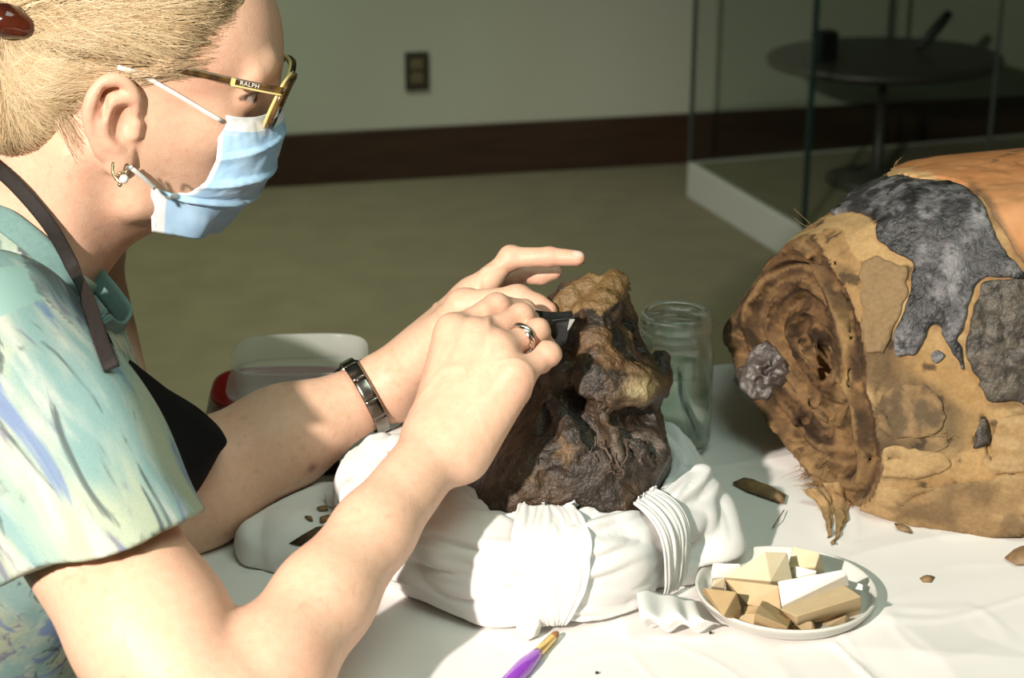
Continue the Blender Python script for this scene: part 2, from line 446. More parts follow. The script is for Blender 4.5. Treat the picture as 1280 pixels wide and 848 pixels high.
# dark oval reflection in the case glass, built as a table with added pedestal
tcn = pB + cv * .41 + cu * .36
tt = empty('reflected_table', tcn + np.array([0, 0, .106])); tag(tt, 'dark oval reflection in the glass display case, built as a low round table', 'table')
M['dark_top'] = mat('dark_reflection', (.030, .030, .024), .4, noise=(6, (.045, .042, .033), .5))
V, F = lathe([(0, .40), (.30, .40), (.325, .408), (.33, .418), (.325, .428), (.30, .432), (0, .432)], 56); V[:, 1] *= .86
mk('table_top', V @ CR.T + tcn + np.array([0, 0, .03]), F, M['dark_top'], tt)
V, F = lathe([(0, .106), (.14, .106), (.14, .118), (.05, .125), (.016, .15), (.012, .40), (.06, .425), (0, .428)], 32)
mk('pedestal', V @ CR.T + tcn, F, M['dark_top'], tt)
o = box('reflected_block', tcn - cv * .20 - cu * .03 + np.array([0, 0, .4625 + .04]), (.055, .05, .08), M['black'], R=CR, bevel=.006)  # solid stand-in for a dark shape in the oval reflection
tag(o, 'small dark shape in the case glass reflection, built as a block', 'block')
V, F = tube(spline([tcn + cv * .10 + np.array([0, 0, .470]), tcn + cv * .14 + np.array([0, 0, .51]), tcn + cv * .19 + np.array([0, 0, .565])], 8), [.010, .010, .012, .014, .015, .015, .014, .012], 10)
tag(mk('reflected_rod', V, F, M['black']), 'short dark slanted shape in the case glass reflection, built as a rod', 'rod')  # slanted dark mark of the glass reflection, added as a solid rod

# ---------------------------------------------------------------- work table under a white sheet
M['sheet'] = mat('white_sheet', (.79, .765, .735), .8, noise=(14, (.74, .715, .685), .35), bump=(900, .12, .0008))
M['table_leg'] = mat('grey_metal', (.2, .2, .2), .4, metal=.6)
TZ = .75; ta = radians(5); TR = rotz(ta); Tc0 = np.array([-.285, 1.575, 0])       # back-left corner
def TP(a, b, z): return Tc0 + TR @ np.array([a, b, 0]) + np.array([0, 0, z])
tb = empty('work_table', TP(.9, -.45, 0)); tag(tb, 'work table covered with a white sheet', 'table')
box('table_top', TP(.9, -.45, TZ - .020), (1.78, .88, .032), M['table_leg'], tb, R=TR)
for a in (.06, 1.74):
    for b in (-.06, -.84): box('leg', TP(a, b, (TZ - .036) / 2), (.045, .045, TZ - .036), M['table_leg'], tb, R=TR)
# sheet: top with soft creases, hanging sides
aa = np.concatenate([np.linspace(-.06, 0, 8), np.linspace(.004, .95, 400), np.linspace(.98, 1.86, 24)]); bb = np.concatenate([np.linspace(-.95, -.64, 20), np.linspace(-.635, 0, 270), np.linspace(.004, .05, 8)]); na, nb = len(aa), len(bb)
A, Bq = np.meshgrid(aa, bb); z = np.full(A.shape, TZ)
over = np.maximum.reduce([-A - 0, A - 1.8, Bq - 0, -.90 - Bq]); over = np.maximum(over, 0)
Ac = np.clip(A, 0, 1.8); Bc = np.clip(Bq, -.9, 0)
out = np.minimum(over, .006)
X2 = Ac + np.sign(A - Ac) * np.minimum(np.abs(A - Ac), .006); Y2 = Bc + np.sign(Bq - Bc) * np.minimum(np.abs(Bq - Bc), .006)
pt = np.stack([A, Bq, A * 0], -1).reshape(-1, 3)
wr = (ridged(pt * [1, 2.2, 1], 3.0, 2, 3).reshape(A.shape)); wr = np.maximum(wr - .5, 0) * .009
wq = pt + .06 * np.stack([fbm(pt, 5, 2, 71), fbm(pt, 5, 2, 72), pt[:, 2]], 1)
wr = wr + .0026 * np.maximum(ridged(wq * [1, 1.7, 1], 6.5, 1, 77).reshape(A.shape) - .72, 0) + .0020 * np.maximum(ridged(wq * [1.6, 1, 1], 13, 1, 79).reshape(A.shape) - .70, 0)
f0 = (TR.T @ (onz(1040, 806) - Tc0))[:2]; f1 = (TR.T @ (onz(1110, 870) - Tc0))[:2]; fd = (f1 - f0) / np.linalg.norm(f1 - f0)
fl_ = (A - f0[0]) * fd[0] + (Bq - f0[1]) * fd[1]; fw_ = -(A - f0[0]) * fd[1] + (Bq - f0[1]) * fd[0]; wr = wr + .0016 * np.exp(-(fw_ / .0022) ** 2) * (fl_ > 0)
wr = wr + .0006 * fbm(pt, 14, 3, 5).reshape(A.shape) + .0006
z = z + np.maximum(wr, 0) * (over <= 0) - np.maximum(over - .006, 0) * 3.4
Vs = np.stack([X2, Y2, z], -1).reshape(-1, 3); Vs = Tc0 * [1, 1, 0] + Vs @ TR.T
mk('sheet', Vs, gridF(nb, na), M['sheet'], tb)
# a pressed fold line running to the front of the sheet
# ---------------------------------------------------------------- the person
HY, HP = radians(8), radians(10)
hf = np.array([cos(HY) * cos(HP), sin(HY) * cos(HP), -sin(HP)]); hs = np.array([sin(HY), -cos(HY), 0]); hu = np.cross(hs, hf)
HO = P(150, 160, 1.31) - hs * .075
HR = np.stack([hf, hs, hu], 0)                        # rows: local axes (forward, near side, up)
def H(f, s, u): return HO + hf * f + hs * s + hu * u
def HL(V): return (np.asarray(V) - HO) @ HR.T         # world -> (f, s, u)
def he(c, r): return ellip(H(*c), r, HR)
def hc(a, b, ra, rb): return capsule(H(*a), H(*b), ra, rb)
NB = H(-.105, 0, -.185)                               # base of the neck
R_SH = P(-20, 450, 1.20); R_EL = P(270, 919, 1.046); R_WR = P(547, 560, 1.218)
L_SH = np.array([NB[0] + .02, NB[1] + .19, NB[2] + .005]); L_EL = P(150, 655, 1.352); L_WR = P(470, 490, 1.42)

body = Field()
# torso (under the clothes)
body.chain([NB + [-.02, 0, -.02], NB + [-.10, 0, -.16], NB + [-.17, 0, -.34]], [.085, .115, .13], .05)
body.chain([R_SH + [-.02, .02, -.01], NB + [-.03, 0, -.02], L_SH], [.06, .07, .06], .05)
# head and neck
n_h0 = len(body.ops)
body.add(he((.008, 0, .062), (.100, .074, .094)), .02)
body.add(he((.049, 0, .062), (.058, .062, .058)), .025)
body.add(he((.044, 0, -.014), (.058, .054, .064)), .025)
body.add(he((.020, 0, -.004), (.050, .0655, .056)), .02)
body.add(he((.078, 0, -.062), (.020, .022, .018)), .02)
body.add(hc((.082, 0, .058), (.080, .030, .058), .020, .012), .02).add(hc((.082, 0, .058), (.080, -.030, .058), .020, .012), .02)
for sg in (1, -1):
    body.chain([H(.004, sg * .052, -.026), H(.016, sg * .046, -.060), H(.068, sg * .016, -.070)], [.013, .013, .014], .02)
    body.add(he((.062, sg * .038, .004), (.026, .020, .022)), .02)
body.add(hc((.050, 0, -.060), (-.01, 0, -.080), .024, .038), .025)
n_n0 = len(body.ops)
body.add(hc((-.03, 0, -.02), (-.062, 0, -.120), .060, .055), .03)
body.add(capsule(H(-.062, 0, -.120), NB, .055, .066), .03)
body.chain([H(-.030, .058, -.03), H(-.040, .040, -.12), H(-.045, .015, -.165)], [.012, .012, .010], .03)   # neck muscle
trunk = Field(); trunk.ops = body.ops[:n_h0] + body.ops[n_n0:]
# nose, eye sockets, eyes
body.add(hc((.106, 0, .050), (.1115, 0, .006), .007, .0095), .010)
for sg in (1, -1):
    body.sub(he((.112, sg * .037, .034), (.018, .019, .011)), .014)
    body.add(he((.0860, sg * .0370, .0315), (.0150, .0155, .0145)), .005)                 # lids
    body.chain([H(.090, sg * .0530, .0425), H(.0985, sg * .043, .0455), H(.1015, sg * .028, .0445)], [.0025, .0032, .003], .008)
    body.chain([H(.095, sg * .049, .0510), H(.101, sg * .034, .0550), H(.105, sg * .016, .0530)], [.0035, .0040, .0035], .016)
    body.sub(he((.0975, sg * .0440, .0300), (.0110, .0120, .0040)), .0016)               # slit
    body.add(he((.0850, sg * .0370, .0310), (.0131, .0133, .0131)), .0005)               # eyeball
# ears (near one in detail)
for sg in (1, -1):
    def E(f, u, s=.0): return H(f, sg * (.0685 + s), u)
    body.add(he((-.004, sg * .066, .002), (.017, .009, .034)), .008)
    hel = spline([E(.010, .010, .005), E(.008, .026, .007), E(-.002, .036, .009), E(-.014, .034, .011), E(-.022, .020, .013), E(-.0225, .004, .012), E(-.016, -.012, .009), E(-.010, -.022, .007)], 22)
    body.chain(list(hel), list(np.interp(np.arange(22), [0, 4, 12, 21], [.0030, .0040, .0046, .0042])), .0035)
    ant = spline([E(.0035, .023, .008), E(-.008, .020, .0095), E(-.0125, .006, .010), E(-.010, -.008, .009), E(-.002, -.016, .008)], 12)
    body.chain(list(ant), [.0042] * 12, .005)
    body.add(he((.0005, sg * .0740, -.0255), (.0095, .0055, .0125)), .006)
    body.sub(he((.002, sg * .0815, .004), (.0075, .010, .0140)), .004)
    body.sub(he((-.013, sg * .0845, .018), (.0028, .0065, .0130)), .003)
    body.add(hc((.0115, sg * .0710, -.004), (.0120, sg * .0725, .004), .0045, .0040), .004)
    body.add(hc((.0085, sg * .0710, -.0185), (.0095, sg * .0712, -.0260), .0038, .0038), .003)
skull = Field(); skull.ops = body.ops[n_h0:]
# near (right) arm
def bow(a, b, f, off): return a + (b - a) * f + np.asarray(off)
axr = nrm(R_EL - R_SH); axf = nrm(R_WR - R_EL)
body.chain([R_SH, bow(R_SH, R_EL, .35, (0, 0, 0)), bow(R_SH, R_EL, .75, (0, 0, 0)), R_EL], [.060, .051, .0465, .040], .02)
body.chain([R_EL, bow(R_EL, R_WR, .22, (.0, -.002, -.003)), bow(R_EL, R_WR, .45, (0, 0, -.002)), bow(R_EL, R_WR, .68, (0, 0, 0)), R_WR], [.0385, .0365, .0315, .0262, .0232], .012)
body.sub(capsule(P(300, 762, 1.035), P(297, 872, 1.00), .0016, .0016), .006)
# far (left) arm
body.chain([L_SH, L_EL], [.055, .045], .03)
body.chain([L_EL, bow(L_EL, L_WR, .28, (0, 0, 0)), bow(L_EL, L_WR, .62, (0, 0, .002)), L_WR], [.044, .0440, .0355, .0255], .03)

# hands -----------------------------------------------------------------
def hand(wr, mcps, pips, dips, tips, thumb, palm, rr, kn=.0):
    """wrist, four MCP / PIP / DIP / tip points (index..little), thumb chain, palm offset towards the palm"""
    pa = np.asarray(palm)
    for i, m in enumerate(mcps):                       # metacarpals make the palm
        st = wr + (m - mcps[1]) * .42
        body.chain([st, m], [.0155 if i < 3 else .0125, (.0118, .0112, .0106, .0092)[i]], .020)
        body.chain([st + pa * .010, m + pa * .006 - (m - st) * .12], [.0145 if i < 3 else .0115, .0110 if i < 3 else .0085], .018)
        t0 = st - pa * .0128 + (m - st) * .12; t1 = m - pa * .0095
        body.add(capsule(t0, t1, .0026, .0036), .0065)                                      # tendon
        body.add(capsule(m - pa * .0048 - (m - st) * .03, m - pa * .0052 + (m - st) * .03, .0075, .0072), .010)   # knuckle
    for i in range(4):
        r = rr[i]
        base = mcps[i] + (mcps[i] - wr) * .02
        body.add(capsule(base, pips[i], r * 1.14, r * .98), .0058)
        body.add(ellip(pips[i] + nrm(pips[i] - (base + dips[i]) / 2) * r * .08, [r * 1.02] * 3), .005)
        body.chain([pips[i], dips[i]], [r * 1.0, r * .88], .0035)
        body.chain([dips[i], tips[i]], [r * .88, r * .74], .0035)
    body.chain([thumb[0], thumb[1]], [.0165, .0125], .022)
    body.chain(thumb[1:], [.0125, .0100, .0092, .0078][:len(thumb) - 1], .006)
# near right hand: back of the hand towards the camera, fingers curled round the tool
rM = [P(567, 416, 1.264), P(597, 422, 1.248), P(624, 438, 1.234), P(646, 472, 1.222)]
rPp = [P(620, 384, 1.288), P(651, 396, 1.274), P(671, 415, 1.258), P(685, 443, 1.240)]
rD = [P(655, 388, 1.310), P(674, 408, 1.304), P(682, 434, 1.284), P(677, 454, 1.270)]
rT = [P(679, 402, 1.320), P(676, 429, 1.316), P(668, 449, 1.296), P(664, 452, 1.282)]
pr = nrm(np.cross(rM[3] - rM[0], rM[1] - R_WR)); pr = pr if pr @ CF > 0 else -pr
rTh = [R_WR + pr * .016 + (rM[0] - R_WR) * .18, P(600, 470, 1.300), P(640, 425, 1.328), P(668, 408, 1.336)]
hand(R_WR + (rM[1] - R_WR) * .12, rM, rPp, rD, rT, rTh, pr, [.0088, .0088, .0084, .0081])
# far left hand: thumb side towards the camera, index finger stretched out
lM = [P(590, 371, 1.402), P(594, 380, 1.421), P(596, 392, 1.438), P(594, 406, 1.452)]
lPp = [P(638, 322, 1.395), P(650, 341, 1.432), P(640, 372, 1.452), P(634, 388, 1.466)]
lD = [P(686, 321, 1.388), P(677, 344, 1.428), P(654, 386, 1.452), P(646, 398, 1.466)]
lT = [P(722, 323, 1.383), P(693, 340, 1.425), P(662, 400, 1.448), P(650, 410, 1.462)]
pl = nrm(np.cross(lM[3] - lM[0], lM[1] - L_WR)); pl = pl if pl[2] < 0 else -pl
lTh = [P(525, 448, 1.395), P(580, 383, 1.366), P(648, 374, 1.352), P(670, 384, 1.346), P(684, 389, 1.341)]
hand(L_WR + (lM[1] - L_WR) * .12, lM, lPp, lD, lT, lTh, pl, [.0084, .0086, .0082, .0074])
body.chain([P(578, 384, 1.396), P(594, 366, 1.397), P(612, 350, 1.394)], [.0105, .0100, .0092], .008)

lo = np.array([-.62, .86, .55]); hi = np.array([.09, 1.62, 1.245])
Vb, Fb = body.mesh(lo, hi, .0017, 20)
Vb = relax(Vb, Fb, 1, .3)
ta_ = (Vb - Tc0) @ TR; rest = (ta_[:, 0] > -.10) & (ta_[:, 1] < 0) & (Vb[:, 2] > .68)      # forearms lie flat on the sheet
Vb[rest, 2] = np.maximum(Vb[rest, 2], TZ + .0024)
Nb = vnormals(Vb, Fb)
px, py, pt_ = proj(Vb); hl = HL(Vb)
skin = np.array([.775, .50, .355]); red = np.array([.75, .38, .275])
c = np.tile(skin, (len(Vb), 1))
def near(p, r): return np.exp(-((Vb - p) ** 2).sum(1) / (r * r))
redm = .35 * sstep(-.1, .5, fbm(Vb, 22, 3, 2))
for q in rM + rPp + rT + lT + lD + lPp: redm = np.maximum(redm, .55 * near(q, .012))
for q in (lTh[-1], lTh[-2], lT[0], lD[0]): redm = np.maximum(redm, .7 * near(q, .016))
redm = np.maximum(redm, .55 * near(H(-.012, .082, .01), .026)); redm = np.maximum(redm, .45 * near(H(.09, .035, .035), .022))
redm = np.maximum(redm, .35 * near(H(.10, .02, .09), .04)); redm = np.maximum(redm, .5 * near(H(-.02, .04, -.14), .05))
c = mixc(c, red, np.clip(redm, 0, 1))
fr = fbm(Vb, 210, 2, 9); c = mixc(c, [.50, .25, .14], .27 * sstep(.38, .6, fr) * sstep(-.2, .3, fbm(Vb, 18, 2, 4)))        # freckles
# eye whites, iris, lash lines, brows
for sg in (1, -1):
    e = np.array([.0850, sg * .0370, .0310]); d = hl - e; r = np.linalg.norm(d, axis=1)
    inside = (np.abs(r - .0131) < .0008) & (d[:, 0] > -.002) & (np.abs(d[:, 2] + .001) < .0043)
    c[inside] = (.60, .50, .45)
    g = nrm(np.array([.95, sg * .05, -.22])); k = (d / np.maximum(r, 1e-6)[:, None]) @ g
    c[inside & (k > .89)] = (.09, .085, .075); c[inside & (k > .97)] = (.01, .01, .01)
    lash = spline([(.0865, sg * .0535, .0300), (.0935, sg * .0500, .0335), (.0990, sg * .0430, .0345), (.1005, sg * .0350, .0335)], 18)
    dm = np.min(np.linalg.norm(hl[:, None][np.abs(hl[:, 0] - .1) < .018] - lash[None], axis=2), axis=1)
    ii = np.where(np.abs(hl[:, 0] - .1) < .018)[0]; c[ii] = mixc(c[ii], [.10, .055, .035], .85 * (1 - sstep(.0014, .0034, dm)))
    brow = spline([(.096, sg * .052, .052), (.106, sg * .036, .0595), (.111, sg * .016, .058)], 14)
    dm = np.min(np.linalg.norm(hl[ii][:, None] - brow[None], axis=2), axis=1); c[ii] = mixc(c[ii], [.42, .24, .12], .55 * (1 - sstep(.0015, .0045, dm)))
# nail of the stretched index finger
nl = lT[0] + np.array([.001, -.001, .006]); c = mixc(c, [.80, .60, .52], .8 * (np.exp(-((Vb - nl) ** 2).sum(1) / .0055 ** 2) > .45))
for q, r in ((P(388, 584, 1.37), .0018), (P(269, 774, 1.0), .0016), (P(462, 491, 1.39), .0012)): c = mixc(c, [.16, .04, .03], .9 * near(q, r * 2.2))
# fine wrinkles over finger joints
wrk = np.zeros(len(Vb))
for i in range(4):
    for q, a in ((rPp[i], nrm(rPp[i] - rM[i])), (lPp[i], nrm(lPp[i] - lM[i])), (lD[i], nrm(lT[i] - lD[i]))):
        wrk += near(q, .008) * np.sin(((Vb - q) @ a) * 2900)
hand_m = np.clip(near(rM[1], .06) + near(lM[0], .06), 0, 1)
veins = ridged(Vb * [1, 1, 1], 26, 1, 13)
Vb = Vb + Nb * (wrk * .00028 + hand_m * (sstep(.70, .97, veins) * .0011))[:, None]
M['skin'] = mat('skin', rough=.46, attr=True, noise=(170, (.94, .87, .83), .75), bump=(620, .42, .0007), sss=.12, sssr=(1, .38, .22), ssss=.008, spec=.4)
person = mk('person', Vb, Fb, M['skin'], col=c, loc=NB + [-.14, 0, -.36])
tag(person, 'person in a watercolour-print shirt, black apron and blue mask leaning over the dark mummified head', 'person')
# ---------------------------------------------------------------- clothing
M['shirt'] = mat('printed_cotton', rough=.85, attr=True, bump=(1500, .12, .0004), sheen=.1, spec=.2)
sl = bow(R_SH, R_EL, .10, (0, 0, 0))
hem = P(112, 690, 1.09); hem_n = nrm(R_EL - R_SH)
hA = onplane(0, 727, R_SH + (R_EL - R_SH) * .52, hem_n)
shirt = Field()
shirt.chain([NB + [-.035, 0, -.055], NB + [-.10, 0, -.17], NB + [-.17, 0, -.34]], [.100, .135, .145], .05)
shirt.chain([R_SH + [-.02, .02, -.004], NB + [-.04, 0, -.030], L_SH + [-.02, 0, 0]], [.069, .074, .068], .05)
shirt.chain([NB + [.03, -.01, -.075], NB + [.00, -.01, -.2], NB + [-.04, 0, -.33]], [.055, .09, .10], .05)
s0, s1 = R_SH, R_SH + (R_EL - R_SH) * .66
hA, hB = P(0, 727, 1.09), P(225, 655, 1.10); hem_n = nrm(np.cross(hB - hA, CF)); hem_n = hem_n if hem_n @ (R_EL - R_SH) > 0 else -hem_n
hem_o = (hA + hB) / 2
slv = Field(); slv.chain([s0, R_SH + (R_EL - R_SH) * .30, s1], [.074, .0690, .0665], .04)
slv.cut(lambda p: (p - hem_o) @ hem_n + .004 * np.sin(p[:, 0] * 60), .002)
arm = Field(); arm.chain([R_SH + (R_EL - R_SH) * .33, bow(R_SH, R_EL, .75, (0, 0, 0)), R_EL], [.0535, .0530, .048], .02)
slv.sub(arm.ev, .002)
shirt.add(slv.ev, .02)
# yoke: follows the shoulders up to the collar line
yA, yB, yC = P(0, 282, 1.28), P(100, 372, 1.26), P(122, 356, 1.392); y_n = nrm(np.cross(yB - yA, yC - yA)); y_n = y_n if y_n[2] > 0 else -y_n
yk = Field(); yk.add(lambda p: trunk.ev(p) - .0045, 0); yk.cut(halfspace(yA, y_n), .003)
shirt.add(yk.ev, .012)
# neck opening
ax1 = nrm(R_EL - R_SH); ax2 = nrm(np.cross(ax1, CF)); ax3 = np.cross(ax1, ax2)
def folds(p):
    a = (p - R_SH) @ ax1; b = (p - R_SH) @ ax2
    q = np.stack([a * .55, b, (p - R_SH) @ ax3], 1)
    return -(.0050 * ridged(q, 9, 2, 21) * .6 + .004 * fbm(q, 16, 2, 5))
shirt.disp(folds)
Vs_, Fs_ = shirt.mesh((-.70, .86, .52), (-.10, 1.64, 1.06), .0028, 18)
Vs_, Fs_, _ = biggest(Vs_, Fs_); Vs_ = relax(Vs_, Fs_, 1, .4)
a = (Vs_ - R_SH) @ ax1; b = (Vs_ - R_SH) @ ax2; q = np.stack([a * .33, b, ((Vs_ - R_SH) @ ax3)], 1)
a = (Vs_ - R_SH) @ ax1; b = (Vs_ - R_SH) @ ax2; fab = np.stack([a, b, (Vs_ - R_SH) @ ax3], 1)
spx, spy, st_ = proj(Vs_)
yoke = inpoly(spx, spy, [(-400, 255), (0, 335), (30, 330), (58, 372), (0, 395), (-400, 500)])
dk = inpoly(spx, spy, [(20, 305), (60, 330), (100, 368), (132, 412), (152, 456), (122, 436), (80, 396), (46, 364)])
side = (Vs_[:, 2] < .86) & (((Vs_ - s0) @ hem_n) > .0) & (np.linalg.norm(np.cross(Vs_ - R_SH, ax1), axis=1) > .086)
hemd = (hem_o - Vs_) @ hem_n
c = np.stack([yoke * 1., dk * 1., side * 1.], 1)
def print_mat():
    m = bpy.data.materials.new('watercolour_print_cotton'); m.use_nodes = True; N = m.node_tree.nodes; L = m.node_tree.links; bs = N['Principled BSDF']
    bs.inputs['Roughness'].default_value = .85; bs.inputs['Specular IOR Level'].default_value = .2
    at = N.new('ShaderNodeAttribute'); at.attribute_name = 'fab'; ac = N.new('ShaderNodeAttribute'); ac.attribute_name = 'col'
    def mp(sc, off=(0, 0, 0)):
        q_ = N.new('ShaderNodeMapping'); q_.inputs['Scale'].default_value = sc; q_.inputs['Location'].default_value = off; L.new(at.outputs['Vector'], q_.inputs[0]); return q_.outputs[0]
    def nz(v, sc, det=5, dist=.8):
        n_ = N.new('ShaderNodeTexNoise'); n_.inputs['Scale'].default_value = sc; n_.inputs['Detail'].default_value = det; n_.inputs['Distortion'].default_value = dist; L.new(v, n_.inputs['Vector']); return n_.outputs[0]
    def ss(v, a_, b_, k_=1.):
        r_ = N.new('ShaderNodeMapRange'); r_.interpolation_type = 'SMOOTHSTEP'; r_.inputs[1].default_value = a_; r_.inputs[2].default_value = b_; r_.inputs[4].default_value = k_; L.new(v, r_.inputs[0]); return r_.outputs[0]
    def mix(f, a_, b_):
        x_ = N.new('ShaderNodeMix'); x_.data_type = 'RGBA'; L.new(f, x_.inputs[0])
        for k_, v in ((6, a_), (7, b_)):
            if isinstance(v, tuple): x_.inputs[k_].default_value = (*v, 1)
            else: L.new(v, x_.inputs[k_])
        return x_.outputs[2]
    lg = mp((.30, 1, 1)); lg2 = mp((.18, 1, 1), (3, 1, 2)); lg3 = mp((.24, 1, 1), (7, 4, 5))
    cc_ = mix(ss(nz(lg, 18), .38, .60), (.44, .50, .37), (.24, .39, .38))
    cc_ = mix(ss(nz(lg2, 26), .50, .66), cc_, (.52, .56, .50))
    cc_ = mix(ss(nz(lg3, 30, 6, 1.2), .55, .66, .85), cc_, (.15, .22, .42))
    cc_ = mix(ss(nz(lg2, 44, 6, 1.5), .585, .68, .9), cc_, (.085, .11, .11))
    cc_ = mix(ss(nz(lg3, 60, 6, .6), .60, .70, .7), cc_, (.16, .13, .24))
    cc_ = mix(ss(nz(mp((1, 1, 1)), 900, 2, 0), .3, .8, .25), cc_, (.12, .16, .16))
    sp_ = N.new('ShaderNodeSeparateColor'); L.new(ac.outputs['Color'], sp_.inputs[0])
    cc_ = mix(ss(sp_.outputs[0], 0, 1, .88), cc_, (.27, .44, .40)); 
    mm = N.new('ShaderNodeMath'); mm.operation = 'MULTIPLY'; L.new(ss(sp_.outputs[1], 0, 1, .9), mm.inputs[0]); L.new(ss(nz(lg, 34), .36, .56), mm.inputs[1]); cc_ = mix(mm.outputs[0], cc_, (.07, .085, .09))
    L.new(cc_, bs.inputs['Base Color'])
    bp_ = N.new('ShaderNodeBump'); bp_.inputs['Strength'].default_value = .15; bp_.inputs['Distance'].default_value = .0004; L.new(nz(mp((1, 1, 1)), 1500, 2, 0), bp_.inputs['Height']); L.new(bp_.outputs[0], bs.inputs['Normal'])
    return m
so = mk('shirt', Vs_, Fs_, print_mat(), person, col=c)
fa = so.data.attributes.new('fab', 'FLOAT_VECTOR', 'POINT'); fa.data.foreach_set('vector', fab.astype(np.float32).ravel())
worn = Field(); worn.add(body.ev, 0); worn.add(shirt.ev, 0)
def lay_on(pxs, off, t0=1.12, t1=1.50):
    """points on the first body or shirt surface along each sight line, lifted by off"""
    out = []
    for px_, py_ in pxs:
        ts = np.linspace(t0, t1, 380); q = np.array([P(px_, py_, tt_) for tt_ in ts]); d = worn.ev(q); k = d < off
        out.append(ts[int(np.argmax(k))] if k.any() else np.nan)
    out = np.array(out); ok = ~np.isnan(out); out = np.interp(np.arange(len(out)), np.where(ok)[0], out[ok])
    for _ in range(3): out[1:-1] = np.minimum(out[1:-1], (out[:-2] + out[1:-1] + out[2:]) / 3)
    return np.array([P(px_, py_, t_) for (px_, py_), t_ in zip(pxs, out)])
# collar band: open ring round the neck, drooping in front
M['collar'] = mat('teal_rib', (.17, .29, .275), .85, noise=(300, (.13, .23, .22), .6), bump=(1200, .2, .0004))
ring = list(lay_on([(-60, 258), (-30, 262), (0, 272), (26, 290), (50, 310), (72, 333), (92, 357), (108, 380)], .0022)) + [P(121, 399, 1.272), P(135, 413, 1.296), P(149, 413, 1.330), P(157, 398, 1.356), P(140, 372, 1.378), P(122, 350, 1.392), P(90, 310, 1.41), P(20, 262, 1.44), P(-60, 240, 1.44), P(-110, 240, 1.38)]
rc = spline(ring + [ring[0]], 90)[:-1]
cen = rc.mean(0); upv = nrm(np.array([.62, 0, .78]))
V, F = tube(rc, .005, 10, closed=True, flat=(.020, .0035), up=nrm(rc - cen) * 1.0)
mk('collar', V, F, M['collar'], person)
# front of the shirt below the drooping collar
V = surfgrid([[P(100, 372, 1.275), P(125, 400, 1.29), P(141, 414, 1.316), P(152, 406, 1.352)], [P(120, 420, 1.27), P(142, 428, 1.29), P(152, 430, 1.32), P(160, 425, 1.36)], [P(140, 470, 1.27), P(160, 470, 1.29), P(170, 468, 1.33), P(174, 462, 1.38)]], 24, 30).reshape(-1, 3)
nn = fbm(V, 60, 3, 3); c = mixc(mixc(np.tile([.40, .46, .34], (len(V), 1)), [.13, .22, .20], sstep(-.1, .3, nn)), [.55, .42, .28], sstep(.1, .4, fbm(V, 70, 2, 8)))
mk('shirt_front', V, gridF(24, 30), M['shirt'], person, col=c, solid=.002)
# apron
M['apron'] = mat('black_cotton', (.006, .0055, .006), .9, noise=(700, (.010, .009, .010), .8), bump=(1400, .2, .0004), spec=.15)
rows = [[P(118, 400, 1.262), P(140, 425, 1.30), P(150, 442, 1.36), P(158, 452, 1.42)],
        [P(138, 452, 1.25), P(165, 466, 1.30), P(195, 478, 1.335), P(203, 484, 1.365)],
        [P(160, 510, 1.235), P(205, 524, 1.28), P(240, 522, 1.305), P(249, 513, 1.335)],
        [P(180, 552, 1.222), P(232, 556, 1.27), P(277, 550, 1.295), P(279, 545, 1.325)],
        [P(182, 590, 1.224), P(232, 590, 1.27), P(268, 572, 1.298), P(270, 568, 1.325)],
        [P(176, 640, 1.24), P(214, 634, 1.28), P(240, 624, 1.325), P(244, 618, 1.36)],
        [P(160, 700, 1.27), P(186, 694, 1.29), P(214, 672, 1.33), P(220, 668, 1.36)]]
V = surfgrid(rows, 60, 40).reshape(-1, 3)
mk('apron', V, gridF(60, 40), M['apron'], person, solid=.002)
M['strap'] = mat('brown_black_cloth', (.018, .012, .010), .75, noise=(260, (.010, .007, .006), .8), bump=(800, .3, .0005))
spx_ = spline([(-60, 165), (-14, 202), (22, 234), (62, 282), (92, 336), (113, 384), (126, 425), (140, 462)], 44)
sp = lay_on([tuple(q) for q in spx_], .0066)
V, F = tube(sp, .004, 10, flat=(.0115, .0022), up=nrm(np.array([-.15, -.9, .35])))
mk('apron_strap', V, F, M['strap'], person)
V, F = tube(spline([P(134, 440, 1.246), P(156, 488, 1.232), P(176, 540, 1.215), P(190, 578, 1.206), P(200, 610, 1.20)], 30), [.0016] * 30, 6)
mk('apron_edge', V, F, M['apron'], person)

# ---------------------------------------------------------------- hair
M['hair'] = mat('blond_hair', rough=.42, attr=True, spec=.5)
cap = Field()
cap.add(he((.006, 0, .062), (.1035, .0765, .0975)), .02)
cap.add(he((-.052, 0, .010), (.052, .060, .070)), .03)
cap.add(hc((-.085, .02, -.01), (-.10, .02, .05), .026, .024), .03)
cap.add(he((.046, 0, .070), (.060, .0655, .060)), .025)
LINE = [(.094, .22), (.088, .13), (.080, .104), (.066, .084), (.053, .058), (.043, .046), (.028, .0415), (.010, .040), (-.006, .0395), (-.020, .034), (-.028, .018), (-.031, -.004), (-.034, -.024), (-.048, -.040), (-.070, -.052), (-.10, -.066), (-.16, -.06), (-.16, .22)]
Vh, Fh = cap.mesh(HO + [-.19, -.14, -.12], HO + [.17, .14, .20], .0024, 16)
hl = HL(Vh); dl = polysdf(hl[:, 0], hl[:, 1 + 1], LINE)
Nh = vnormals(Vh, Fh)
CLIP = np.array([-.092, .050, .050])
ang = np.arctan2(hl[:, 2] - CLIP[2], hl[:, 0] - CLIP[0]); rad = np.hypot(hl[:, 2] - CLIP[2], hl[:, 0] - CLIP[0])
sq = np.stack([ang * .55, rad * .35, hl[:, 1] * .1], 1)
grv = fbm(sq, 26, 3, 3) * .6 + fbm(sq, 90, 2, 7) * .4
off = -.0035 + .0085 * sstep(.0, .026, -dl) + .0030 * grv * sstep(0, .02, -dl)
